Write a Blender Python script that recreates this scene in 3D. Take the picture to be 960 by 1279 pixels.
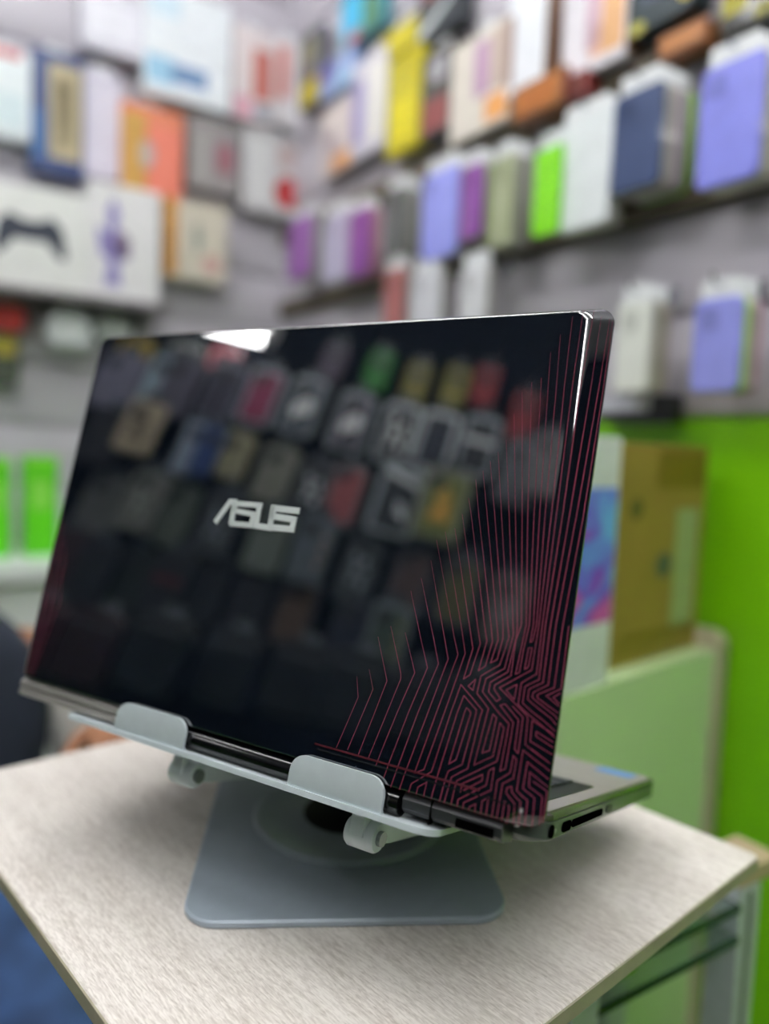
import bpy, bmesh, math, random
from mathutils import Vector, Matrix
random.seed(7)
for o in list(bpy.data.objects): bpy.data.objects.remove(o)
scene = bpy.context.scene
COL = scene.collection
V = Vector
R = math.radians

# ------------------------------------------------------------------ camera
FPX = 972.66; PITCH = 0.0854377; ROLL = 0.0386898
CAM = V((0, 0, 1.2))
_f = V((0, math.cos(PITCH), -math.sin(PITCH))); _u = V((0, math.sin(PITCH), math.cos(PITCH))); _x = V((1, 0, 0))
CR = _x*math.cos(ROLL) + _u*math.sin(ROLL); CU = -_x*math.sin(ROLL) + _u*math.cos(ROLL); CF = _f
cam = bpy.data.cameras.new('camera'); camo = bpy.data.objects.new('camera', cam); COL.objects.link(camo)
m = Matrix((CR, CU, -CF)).transposed().to_4x4(); m.translation = CAM; camo.matrix_world = m
cam.sensor_fit = 'VERTICAL'; cam.sensor_height = 24.0; cam.lens = FPX/1279*24.0
cam.clip_start = 0.02
cam.dof.use_dof = True; cam.dof.focus_distance = 0.405; cam.dof.aperture_fstop = 1.4; cam.dof.aperture_blades = 0
scene.camera = camo
# ------------------------------------------------------------------ world, exposure
scene.view_settings.view_transform = 'Standard'; scene.view_settings.look = 'None'
scene.view_settings.gamma = 1.0; scene.view_settings.use_curve_mapping = False
scene.view_settings.exposure = 0.12
w = bpy.data.worlds.new('world'); scene.world = w; w.use_nodes = True
w.node_tree.nodes['Background'].inputs[0].default_value = (0.9, 0.95, 1.0, 1); w.node_tree.nodes['Background'].inputs[1].default_value = 0.15
TUBE_STRENGTH = 52.0

# ------------------------------------------------------------------ pixel -> place
def ray(x, y):
    return (CR*((x-480)/FPX) - CU*((y-639.5)/FPX) + CF).normalized()
def hit(x, y, n, off):                      # point where the pixel's ray meets the plane n.X = off
    d = ray(x, y); return CAM + d*((off - CAM.dot(n))/d.dot(n))
UP = V((0, 0, 1))
TH = R(33)
ER = V((math.sin(TH), -math.cos(TH), 0)); NR = V((-math.cos(TH), -math.sin(TH), 0))   # along the shop / away from right wall
S_BACK, S_FRONT, W_RIGHT, W_LEFT, Z_CEIL = -2.13, 2.3, -1.0, 1.0, 2.75
def room(s, w_, z=0): return ER*s + NR*w_ + UP*z
ANG = {'right': R(-57), 'back': R(33), 'left': R(123)}

# ------------------------------------------------------------------ materials
MATS = {}
def lin(c):
    if isinstance(c, str):
        c = c.lstrip('#'); c = [int(c[i:i+2], 16)/255 for i in (0, 2, 4)]
    return tuple(v/12.92 if v <= 0.04045 else ((v+0.055)/1.055)**2.4 for v in c)
def mat(name, c, rough=0.5, metal=0.0, var=0.06, scale=40.0, coat=0.0, spec=None, bump=0.0, alpha=None, trans=0.0, ior=None):
    if name in MATS: return MATS[name]
    M = bpy.data.materials.new(name); M.use_nodes = True; MATS[name] = M
    nt = M.node_tree; b = nt.nodes['Principled BSDF']; L = lin(c)
    tc = nt.nodes.new('ShaderNodeTexCoord'); no = nt.nodes.new('ShaderNodeTexNoise'); no.inputs['Scale'].default_value = scale
    no.inputs['Detail'].default_value = 3
    nt.links.new(tc.outputs['Object'], no.inputs['Vector'])
    r = nt.nodes.new('ShaderNodeValToRGB')
    r.color_ramp.elements[0].position = 0.3; r.color_ramp.elements[1].position = 0.7
    r.color_ramp.elements[0].color = tuple(v*(1-var) for v in L)+(1,); r.color_ramp.elements[1].color = tuple(min(1, v*(1+var)) for v in L)+(1,)
    nt.links.new(no.outputs['Fac'], r.inputs['Fac']); nt.links.new(r.outputs['Color'], b.inputs['Base Color'])
    b.inputs['Roughness'].default_value = rough; b.inputs['Metallic'].default_value = metal
    b.inputs['Coat Weight'].default_value = coat; b.inputs['Coat Roughness'].default_value = 0.03
    if spec is not None: b.inputs['Specular IOR Level'].default_value = spec
    if ior: b.inputs['IOR'].default_value = ior
    if trans: b.inputs['Transmission Weight'].default_value = trans
    if bump:
        bp = nt.nodes.new('ShaderNodeBump'); bp.inputs['Strength'].default_value = bump; bp.inputs['Distance'].default_value = 0.001
        nt.links.new(no.outputs['Fac'], bp.inputs['Height']); nt.links.new(bp.outputs['Normal'], b.inputs['Normal'])
    return M
def emit(name, c, strength):
    if name in MATS: return MATS[name]
    M = bpy.data.materials.new(name); M.use_nodes = True; MATS[name] = M
    b = M.node_tree.nodes['Principled BSDF']; b.inputs['Base Color'].default_value = (0.9, 0.9, 0.9, 1)
    b.inputs['Emission Color'].default_value = (*c, 1); b.inputs['Emission Strength'].default_value = strength
    return M
def cm(c, rough=0.45, coat=0.0):            # a plain plastic / card of one colour
    return mat('plain_%s_%d_%d' % (c.lstrip('#'), rough*100, coat*100), c, rough, coat=coat)

# ------------------------------------------------------------------ mesh helpers
def me_from(name, verts, faces, smooth=True, ang=35):
    me = bpy.data.meshes.new(name); me.from_pydata([tuple(v) for v in verts], [], faces); me.update()
    bm = bmesh.new(); bm.from_mesh(me); bmesh.ops.recalc_face_normals(bm, faces=bm.faces); bm.to_mesh(me); bm.free()
    if smooth:
        me.shade_smooth(); me.set_sharp_from_angle(angle=R(ang))
    return me
class MB:
    def __init__(s): s.v = []; s.f = []
    def add(s, vs, fs):
        k = len(s.v); s.v += [V(v) for v in vs]; s.f += [tuple(i+k for i in f) for f in fs]; return s
    def loft(s, rings, cap0=True, cap1=True, closed=True):
        n = len(rings[0]); vs = [p for r_ in rings for p in r_]; fs = []
        for k in range(len(rings)-1):
            for i in range(n if closed else n-1):
                j = (i+1) % n; fs.append((k*n+i, k*n+j, (k+1)*n+j, (k+1)*n+i))
        if cap0: fs.append(tuple(range(n)))
        if cap1: fs.append(tuple((len(rings)-1)*n+i for i in range(n)))
        return s.add(vs, fs)
    def box(s, a, b):
        x0, y0, z0 = a; x1, y1, z1 = b
        return s.loft([[(x0, y0, z0), (x1, y0, z0), (x1, y1, z0), (x0, y1, z0)], [(x0, y0, z1), (x1, y0, z1), (x1, y1, z1), (x0, y1, z1)]])
    def tube(s, pts, r, seg=10, caps=True):
        pts = [V(p) for p in pts]; rings = []
        rs = r if isinstance(r, (list, tuple)) else [r]*len(pts)
        d0 = (pts[1]-pts[0]).normalized(); a = d0.orthogonal().normalized()
        for i, p in enumerate(pts):
            d = (pts[min(i+1, len(pts)-1)]-pts[max(i-1, 0)]).normalized()
            a = (a - d*a.dot(d)).normalized(); b = d.cross(a)
            rings.append([p + (a*math.cos(t)+b*math.sin(t))*rs[i] for t in [2*math.pi*k/seg for k in range(seg)]])
        return s.loft(rings, caps, caps)
    def me(s, name, smooth=True, ang=35): return me_from(name, s.v, s.f, smooth, ang)
def rrect(w_, h_, r, seg=5, cx=0, cy=0):
    r = min(r, w_/2-1e-6, h_/2-1e-6); pts = []
    for (sx, sy, a0) in ((1, 1, 0), (-1, 1, 90), (-1, -1, 180), (1, -1, 270)):
        for k in range(seg+1):
            a = R(a0+90*k/seg); pts.append((cx+sx*(w_/2-r)+r*math.cos(a), cy+sy*(h_/2-r)+r*math.sin(a)))
    return pts
def slab(mb, w_, h_, d, r=0.004, b=0.001, seg=4, cx=0, cz=0, y=0.0):
    """upright rounded slab: outline in x,z, its front at y-d, its back at y"""
    def ring(ins, yy): return [(x, yy, z) for x, z in rrect(w_-2*ins, h_-2*ins, max(r-ins, 0.0004), seg, cx, cz)]
    return mb.loft([ring(b, y), ring(0, y-b), ring(0, y-d+b), ring(b, y-d)])
def plate(mb, w_, d_, h_, r, b=0.001, seg=8, cx=0, cy=0, z=0.0):
    def ring(ins, zz): return [(x, yy, zz) for x, yy in rrect(w_-2*ins, d_-2*ins, max(r-ins, 0.0004), seg, cx, cy)]
    return mb.loft([ring(b, z), ring(0, z+b), ring(0, z+h_-b), ring(b, z+h_)])
CACHE = {}
def cached(key, fn):
    if key not in CACHE: CACHE[key] = fn()
    return CACHE[key]

# ------------------------------------------------------------------ object helpers
def obj(name, me, material, parent=None, loc=None, rot=None, label=None):
    o = bpy.data.objects.new(name, me)
    if material is not None:
        if len(me.materials) == 0: me.materials.append(material)
        elif me.materials[0] is not material:
            o.material_slots[0].link = 'OBJECT'; o.material_slots[0].material = material
    COL.objects.link(o)
    if parent: o.parent = parent
    if loc is not None: o.location = loc
    if rot is not None: o.rotation_euler = rot
    if label: o['label'] = label
    return o
def tag(o, label, cat, group=None):
    o['label'] = label; o['category'] = cat
    if group: o['group'] = group
    return o
def thing(name, label, cat, loc=(0, 0, 0), rz=0.0, group=None):
    o = bpy.data.objects.new(name, None); o.empty_display_size = 0.05; COL.objects.link(o)
    o.location = loc; o.rotation_euler = (0, 0, rz); return tag(o, label, cat, group)
def struct(name, me, material, parent=None, label=None, loc=None, rot=None):
    o = obj(name, me, material, parent, loc, rot)
    if not parent: o['kind'] = 'structure'
    if label: o['label'] = label
    return o
def quad_prism(a, b, z0, z1, thick):                 # wall between floor points a and b
    a = V(a); b = V(b); d = (b-a).normalized(); n = V((-d.y, d.x, 0))*thick
    return MB().loft([[a+UP*z0, b+UP*z0, b+n+UP*z0, a+n+UP*z0], [a+UP*z1, b+UP*z1, b+n+UP*z1, a+n+UP*z1]])

# ================================================================== THE ROOM
m_wall = mat('slatwall_lavender_grey', '#bebac2', 0.45, var=0.03, scale=8)
m_green = mat('lime_green_laminate', '#78c000', 0.4, var=0.03, scale=6)
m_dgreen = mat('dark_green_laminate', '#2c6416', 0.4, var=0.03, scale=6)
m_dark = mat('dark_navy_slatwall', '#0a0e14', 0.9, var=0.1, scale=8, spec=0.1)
m_ceil = mat('ceiling_white', '#eceded', 0.8, var=0.02)
m_floor = mat('floor_tile_grey', '#aaa8a2', 0.35, var=0.06, scale=3)
e = 0.12
fl = MB().loft([[room(S_BACK-e, W_RIGHT-e, -0.05), room(S_FRONT+e, W_RIGHT-e, -0.05), room(S_FRONT+e, W_LEFT+e, -0.05), room(S_BACK-e, W_LEFT+e, -0.05)],
               [room(S_BACK-e, W_RIGHT-e, 0), room(S_FRONT+e, W_RIGHT-e, 0), room(S_FRONT+e, W_LEFT+e, 0), room(S_BACK-e, W_LEFT+e, 0)]])
struct('floor', fl.me('floor', False), m_floor)
cl = MB().loft([[room(S_BACK-e, W_RIGHT-e, Z_CEIL), room(S_FRONT+e, W_RIGHT-e, Z_CEIL), room(S_FRONT+e, W_LEFT+e, Z_CEIL), room(S_BACK-e, W_LEFT+e, Z_CEIL)],
               [room(S_BACK-e, W_RIGHT-e, Z_CEIL+.05), room(S_FRONT+e, W_RIGHT-e, Z_CEIL+.05), room(S_FRONT+e, W_LEFT+e, Z_CEIL+.05), room(S_BACK-e, W_LEFT+e, Z_CEIL+.05)]])
struct('ceiling', cl.me('ceiling', False), m_ceil)
def wall(name, origin, ang, length, m_, slats=None, m_s=None, dado=None):
    """local x along the wall (0..length), y into the wall"""
    o = struct(name, MB().box((0, 0.012, 0), (length, 0.1, Z_CEIL)).me(name, False), m_, loc=origin, rot=(0, 0, ang))
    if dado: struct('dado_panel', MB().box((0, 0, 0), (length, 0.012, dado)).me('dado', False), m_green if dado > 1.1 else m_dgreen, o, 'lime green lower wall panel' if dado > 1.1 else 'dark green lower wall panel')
    if slats:
        z = (dado or 0)+0.004; k = cached(('slat', length), lambda: MB().loft([
            [(0, .012, 0), (0, .002, .004), (0, 0, .008), (0, 0, .136), (0, .002, .140), (0, .012, .144)],
            [(length, .012, 0), (length, .002, .004), (length, 0, .008), (length, 0, .136), (length, .002, .140), (length, .012, .144)]]).me('slat'))
        while z+0.15 < Z_CEIL:
            if z+0.15 > slats: break
            struct('slat', k, m_s, o, loc=(0, 0, z)); z += 0.152
    return o
# local x of each wall runs to the viewer's right when facing it
wall('wall_right', room(S_BACK, W_RIGHT), ANG['right'], S_FRONT-S_BACK, m_wall, 2.75, m_wall, 1.256)
wall('wall_back', room(S_BACK, W_LEFT), ANG['back'], W_LEFT-W_RIGHT, m_wall, 2.75, m_wall, None)
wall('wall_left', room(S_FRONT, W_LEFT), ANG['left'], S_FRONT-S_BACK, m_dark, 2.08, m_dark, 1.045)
wall('wall_front', room(S_FRONT, W_RIGHT), R(213), W_LEFT-W_RIGHT, m_dark, 2.08, m_dark, None)

# dark bronze strips along the right wall; the lower one paints shading under cases
m_strip = mat('dark_bronze_strip', '#5a5140', 0.5, var=0.1)
for k, (px_, py_) in enumerate(((760, 104), (760, 268))):
    zr = hit(px_, py_, NR, W_RIGHT+.02).z
    mb = MB().loft([[room(s_, W_RIGHT+d_, z) for d_, z in ((0.0005, zr-.022), (.016, zr-.022), (.022, zr-.012), (.022, zr+.012), (.016, zr+.022), (.0005, zr+.022))] for s_ in (S_BACK+.02, S_FRONT-.02)])
    struct('trim_%d' % (k+1), mb.me('trim', False), m_strip, label='dark bronze strip along the wall %s' % ('under the top row of boxes' if k == 0 else 'as shading under the middle row of phone cases'))

# ------------------------------------------------------------------ ceiling tube lights (real lamps)
m_fix = mat('lamp_housing_white', '#e8e8e8', 0.4)
def batten(label, p0, p1, group=None, r=0.02, strength=TUBE_STRENGTH, wall_n=None):
    p0, p1 = V(p0), V(p1); L = (p1-p0).length; a = math.atan2((p1-p0).y, (p1-p0).x)
    t = thing('tube_light', label, 'lamp', (p0+p1)/2, a, group)
    hb = MB().box((-L/2, -0.03, 0.0), (L/2, 0.03, 0.035)); obj('housing', hb.me('housing', False), m_fix, t)
    obj('tube', MB().tube([(-L/2+.02, 0, -r), (L/2-.02, 0, -r)], r, 14).me('tube'), emit('tube_glow_%g' % strength, (1.0, 1.0, 1.0), strength), t)
    for s in (-1, 1): obj('end_cap', MB().tube([(s*(L/2-.02), 0, -r), (s*L/2, 0, -r)], r*1.15, 14).me('end_cap'), m_fix, t)
    return t
g = 'ceiling tube lights'
for (s0, w0, lb) in ((-1.1, -0.35, 'ceiling tube light between the back wall and the green-panelled wall'), (-1.1, 0.55, 'ceiling tube light between the back wall and the dark wall'), (0.4, -0.35, 'ceiling tube light over the green-panelled wall near the middle of the shop'),
        (0.4, 0.55, 'ceiling tube light over the dark wall near the middle of the shop'), (1.5, 0.82, 'ceiling tube light nearest the dark front wall')):
    batten(lb, room(s0-.6, w0, Z_CEIL-.036), room(s0+.6, w0, Z_CEIL-.036), g)

# ================================================================== TABLE BOARD, STAND, LAPTOP
HT = 0.285; ZT = CAM.z-HT
QL, QB, QR, QF = [V((x*HT, y*HT, 0)) for x, y in ((-1.238, 2.125), (-0.13, 3.122), (0.988, 1.893), (-0.119, 0.903))]
def wood_mat():
    M = bpy.data.materials.new('pale_grey_oak_laminate'); M.use_nodes = True; nt = M.node_tree; b = nt.nodes['Principled BSDF']
    N_ = nt.nodes.new; lk = nt.links.new
    tc = N_('ShaderNodeTexCoord')
    def noise(sc, scale, det, rg):
        mp = N_('ShaderNodeMapping'); mp.inputs['Scale'].default_value = sc; lk(tc.outputs['Object'], mp.inputs[0])
        n = N_('ShaderNodeTexNoise'); n.inputs['Scale'].default_value = scale; n.inputs['Detail'].default_value = det; n.inputs['Roughness'].default_value = rg; n.inputs['Distortion'].default_value = 0.6
        lk(mp.outputs[0], n.inputs['Vector']); return n
    fine = noise((5, 100, 1), 7, 5, 0.6); broad = noise((2.5, 9, 1), 3, 4, 0.55); pore = noise((22, 120, 1), 8, 2, 0.5)
    m1 = N_('ShaderNodeMix'); m1.data_type = 'FLOAT'; m1.inputs[0].default_value = 0.38; lk(fine.outputs['Fac'], m1.inputs[2]); lk(broad.outputs['Fac'], m1.inputs[3])
    mx = N_('ShaderNodeMix'); mx.data_type = 'FLOAT'; mx.inputs[0].default_value = 0.42; lk(m1.outputs[0], mx.inputs[2]); lk(pore.outputs['Fac'], mx.inputs[3])
    r = N_('ShaderNodeValToRGB'); r.color_ramp.elements[0].position = 0.37; r.color_ramp.elements[1].position = 0.57
    r.color_ramp.elements[0].color = (*lin('#c8beb4'), 1); r.color_ramp.elements[1].color = (*lin('#f6efe8'), 1)
    lk(mx.outputs[0], r.inputs[0]); lk(r.outputs[0], b.inputs['Base Color']); b.inputs['Roughness'].default_value = 0.42
    bp = N_('ShaderNodeBump'); bp.inputs['Strength'].default_value = 0.25; bp.inputs['Distance'].default_value = 0.0006; lk(fine.outputs['Fac'], bp.inputs['Height']); lk(bp.outputs[0], b.inputs['Normal'])
    return M
m_wood = wood_mat()
ctr = (QL+QB+QR+QF)/4; ax = (QF-QL+QR-QB).normalized(); angT = math.atan2(ax.y, ax.x)
lenT = ((QF-QL).length+(QR-QB).length)/2; widT = ((QB-QL).length+(QR-QF).length)/2
tb = thing('display_table', 'small square table with a pale grey oak board top carrying the laptop stand', 'table', (ctr.x, ctr.y, 0), angT)
BT = 0.0115
obj('tabletop', plate(MB(), lenT, widT, BT-.001, 0.004, 0.0008, 4, z=ZT-.001-BT+.002).me('board'), m_wood, tb)
m_edge = mat('edge_band_beige', '#a19b84', 0.5, var=0.08, scale=60)
eb = MB(); 
for (x0, x1, y0, y1) in ((-lenT/2-.0012, -lenT/2+.0006, -widT/2+.004, widT/2-.004), (lenT/2-.0006, lenT/2+.0012, -widT/2+.004, widT/2-.004)):
    obj('edge_band', MB().box((x0, y0, ZT-BT+.002), (x1, y1, ZT-.0008)).me('edge_band', False), m_edge, tb)
for (y0, y1) in ((-widT/2-.0012, -widT/2+.0006), (widT/2-.0006, widT/2+.0012)):
    obj('edge_band', MB().box((-lenT/2+.004, y0, ZT-BT+.002), (lenT/2-.004, y1, ZT-.0008)).me('edge_band', False), m_edge, tb)
m_steel = mat('grey_steel_powder', '#6e7276', 0.4, 0.6)
obj('column', MB().tube([(0, 0, .02), (0, 0, ZT-BT-.006)], .03, 20).me('column'), m_steel, tb)
obj('foot', plate(MB(), .22, .22, .02, .03, .004).me('foot'), m_steel, tb)
obj('mounting_plate', plate(MB(), .2, .2, .007, .01, .001, z=ZT-BT-.006).me('mplate'), m_steel, tb)

# ---- laptop frame of reference
LO = V((-0.25475866, 0.53069064, 1.03061925)); LYAW = -0.54207435; LTILT = 0.26262376; LW, LH = 0.383, 0.2531
LU = V((math.cos(LYAW), math.sin(LYAW), 0)); LN = V((-math.sin(LYAW), math.cos(LYAW), 0))
LV = UP*math.cos(LTILT)+LN*math.sin(LTILT); LNOR = LU.cross(LV)
def lid_uv(x, y):
    P = hit(x, y, LNOR, LO.dot(LNOR))-LO; return (P.dot(LU), P.dot(LV))
ALPHA = R(16)                                           # slope of the keyboard half

# ---- laptop stand
m_alu = mat('silver_grey_anodised_aluminium', '#ccd6da', 0.42, 0.05, var=0.03, scale=120)
m_alu_d = mat('slate_grey_anodised_aluminium', '#a9b5c1', 0.38, 0.1, var=0.03, scale=120)
st = thing('laptop_stand', 'grey aluminium rotating laptop stand with two upturned lips under the laptop', 'laptop stand', (-0.082*HT, 1.985*HT, ZT), R(5.2))
obj('base_plate', plate(MB(), 0.692*HT, 0.9*HT, 0.005, 0.022, 0.0012, 10).me('base_plate'), m_alu_d, st)
DC = V((-0.063*HT, 1.99*HT, ZT)); 
def in_st(p): return st_inv @ V(p)
st_inv = (Matrix.Translation(st.location) @ Matrix.Rotation(R(5.2), 4, 'Z')).inverted()
dl = in_st(DC)
def lathe(prof, seg=48, c=(0, 0, 0)):
    return MB().loft([[(c[0]+r*math.cos(2*math.pi*k/seg), c[1]+r*math.sin(2*math.pi*k/seg), c[2]+z) for k in range(seg)] for r, z in prof], True, True)
obj('turntable_disc', lathe([(.0715, .005), (.0715, .0072), (.0705, .0084), (.066, .0086), (.0645, .0078), (.038, .0078), (.037, .0083), (.0345, .0083), (.0345, .0065)], 64, dl).me('disc'), mat('turntable_grey', '#bcc6cf', 0.35, 0.1), st)
obj('turntable_hole', lathe([(.034, .0066), (.034, .0086), (.0325, .0092)], 48, dl).me('hole'), mat('shaded_hole_black', '#08090a', 0.6), st, label='black disc painted for the shaded pivot pad')  # black disc paints the shade of the pivot opening into the colour
# tray frame: x along lid, y along the keyboard slope, z its normal
TRAY = Matrix.Translation(LO) @ Matrix.Rotation(LYAW, 4, 'Z') @ Matrix.Rotation(-ALPHA, 4, 'X')
def tr(p): return st_inv @ (TRAY @ V(p))
def xf(mb, f): mb.v = [f(p) for p in mb.v]; return mb
S0 = -0.0125
ring_o = rrect(.272, .235, .012, 6, .199, .1135); ring_i = rrect(.200, .150, .02, 6, .209, .125)
tray = MB(); n_ = len(ring_o); z0, z1 = S0-.003, S0
vs = [(x, y, z0) for x, y in ring_o]+[(x, y, z1) for x, y in ring_o]+[(x, y, z0) for x, y in ring_i]+[(x, y, z1) for x, y in ring_i]
fs = []
for i in range(n_):
    j = (i+1) % n_
    fs += [(i, j, n_+j, n_+i), (2*n_+i, 2*n_+j, 3*n_+j, 3*n_+i), (n_+i, n_+j, 3*n_+j, 3*n_+i), (i, j, 2*n_+j, 2*n_+i)]
tray.add(vs, fs); obj('tray', xf(tray, tr).me('tray'), m_alu, st)
for (a, b) in ((.112, .1705), (.2475, .3055)):
    # an L-shaped lip: bent up from the tray's near edge
    prof = [(.012, S0-.0031), (.002, S0-.0031), (-.0015, S0-.0022), (-.0032, S0+.0015), (-.0032, .0046), (-.0012, .0046), (-.0012, S0+.0025), (-.0002, S0+.0006), (.002, S0), (.012, S0)]
    lm = MB(); w_ = b-a; rc = .009; rings = []
    nseg = 8
    xs = [a+rc*(1-math.cos(math.pi/2*k/nseg)) for k in range(nseg+1)] + [b-rc*(1-math.cos(math.pi/2*(nseg-k)/nseg)) for k in range(nseg+1)]
    for i, x in enumerate(xs):
        dx = min(x-a, b-x); drop = rc-math.sqrt(max(0, rc*rc-(rc-min(dx, rc))**2))
        rings.append([(x, y, z-(drop if z > -.004 else 0)) for y, z in prof])
    lm.loft(rings); obj('lip', xf(lm, tr).me('lip'), m_alu, st)
PIV = V((0, .165, 0))
JU = (.152, .283)
hubw = TRAY.inverted() @ (DC+UP*.034)
for x in JU:
    jc = (x, .026, -.031)
    obj('joint', xf(MB().tube([(x-.009, jc[1], jc[2]), (x-.0075, jc[1], jc[2]), (x+.0075, jc[1], jc[2]), (x+.009, jc[1], jc[2])], [.0072, .0082, .0082, .0072], 20), tr).me('joint'), m_alu, st)
    obj('joint_pin', xf(MB().tube([(x-.0105, jc[1], jc[2]), (x+.0115, jc[1], jc[2])], .004, 14), tr).me('joint_pin'), mat('steel_pin', '#9a9fa2', 0.3, 0.9), st)
    br = MB().box((x-.004, .016, -.031), (x+.004, .036, S0-.003)); obj('bracket', xf(br, tr).me('bracket', False), m_alu, st)
    far = TRAY.inverted() @ (DC + UP*.030 + LN*.035 + LU*0)
    far = V((x, far.y, far.z))
    d = (far-V(jc)).normalized(); nn = V((0, -d.z, d.y))
    am = MB(); hw, ht = .0055, .006
    am.loft([[V(jc)+d*k+V((sx*hw, 0, 0))+nn*(sy*ht*t) for sx, sy in ((-1, -1), (1, -1), (1, 1), (-1, 1))] for k, t in ((.004, .8), (.02, 1), ((far-V(jc)).length-.01, 1), ((far-V(jc)).length, .8))])
    obj('arm', xf(am, tr).me('arm'), m_alu, st)
ax0, ax1 = V((JU[0]-.012, far.y, far.z)), V((JU[1]+.012, far.y, far.z))
obj('axle', xf(MB().tube([ax0, ax1], .0085, 20), tr).me('axle'), m_alu, st)
hub_c = in_st(DC+LN*.035)
hub = MB(); cyaw = LYAW-R(5.2)
hm = Matrix.Translation((hub_c.x, hub_c.y, 0)) @ Matrix.Rotation(cyaw, 4, 'Z')
hub.loft([[hm @ V((x, y, z)) for x, y in rrect(w_, d_, .006, 4)] for w_, d_, z in ((.075, .03, .0078), (.075, .03, .02), (.07, .022, .031))])
obj('hub_block', hub.me('hub_block'), m_alu_d, st)

# ---- laptop
def gloss_black():
    M = mat('piano_black_lid', '#0d131c', 0.02, var=0.0, ior=2.7)
    nt = M.node_tree; b = nt.nodes['Principled BSDF']
    # faint smudges
    tc = nt.nodes.new('ShaderNodeTexCoord'); no = nt.nodes.new('ShaderNodeTexNoise'); no.inputs['Scale'].default_value = 14; no.inputs['Detail'].default_value = 5
    nt.links.new(tc.outputs['Object'], no.inputs['Vector'])
    mr = nt.nodes.new('ShaderNodeMapRange'); mr.inputs[1].default_value = .45; mr.inputs[2].default_value = .75; mr.inputs[3].default_value = 0.0; mr.inputs[4].default_value = 0.035
    nt.links.new(no.outputs['Fac'], mr.inputs[0]); nt.links.new(mr.outputs[0], b.inputs['Roughness'])
    return M
m_lid = gloss_black()
m_line = mat('crimson_line_print', '#a2415a', 0.3, var=0.05)
m_logo = mat('brushed_silver_logo', '#dfe6e4', 0.35, 0.2, var=0.02)
m_deck = mat('dark_grey_keyboard_deck', '#8f8b8a', 0.4, 0.3)
m_side = mat('dark_olive_plastic_side', '#525a53', 0.35, coat=0.2)
m_blk = mat('black_plastic', '#0b0c0e', 0.4)
m_hole = mat('unlit_port_black', '#030303', 0.9, spec=0.0)
m_gblk = mat('gloss_black_hinge', '#08090b', 0.12)
lt = thing('laptop', 'glossy black laptop with red line pattern and silver logo on its open lid', 'laptop', LO, LYAW)
lid_rot = Matrix(((1, 0, 0), (0, math.sin(LTILT), -math.cos(LTILT)), (0, math.cos(LTILT), math.sin(LTILT)))).to_euler()
RS, RT, RB, RH, RC = .0135, .0055, .0016, .0088, .0085
T0 = .40; GA = 1/(T0*T0+2*T0*(1-T0))
def lid_g(t):                                           # a tight bend, then a straight chamfer
    return GA*t*t if t < T0 else GA*T0*T0+2*GA*T0*(t-T0)
def lid_z(x, y):
    def fall(dd, r_): return 0.0 if dd >= r_ else -RH*lid_g(1-max(dd, 0)/r_)
    return min(fall(x, RS), fall(LW-x, RS), fall(LH-y, RT))
def lid_ring(th_):
    c_ = 1-th_; zz = -RH*lid_g(th_)
    l, r_, t, b = RS*c_, RS*c_, RT*c_, RB*c_
    rc = max(RC-.5*(RT+RB)*c_, .002)
    W2, H2 = LW-l-r_, LH-t-b
    return [(x, y, zz) for x, y in rrect(W2, H2, rc, 10, l+W2/2, b+H2/2)]
rings = [[(x, y, -.0100) for x, y, z in lid_ring(1)]]+[lid_ring(t) for t in (1, .99, .9, .75, .6, .5, .44, .40, .36, .32, .28, .24, .20, .16, .12, .08, .04, 0)]
last = rings[-1]; cxy = (LW/2, LH/2)
rings.append([(x+(cxy[0]-x)*.004, y+(cxy[1]-y)*.004, 0) for x, y, z in last])
lid = obj('lid', MB().loft(rings).me('lid', ang=60), m_lid, lt, rot=lid_rot)
# screen side
obj('screen_bezel', MB().loft([[(x, y, z) for x, y in rrect(LW-.004, LH-.004, .008, 6, LW/2, LH/2)] for z in (-.0100, -.0106)]).me('bezel'), m_blk, lid)
obj('screen', MB().box((.019, .028, -.0110), (LW-.019, LH-.016, -.0106)).me('screen', False), mat('dark_screen', '#0a0d12', 0.15), lid)
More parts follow.
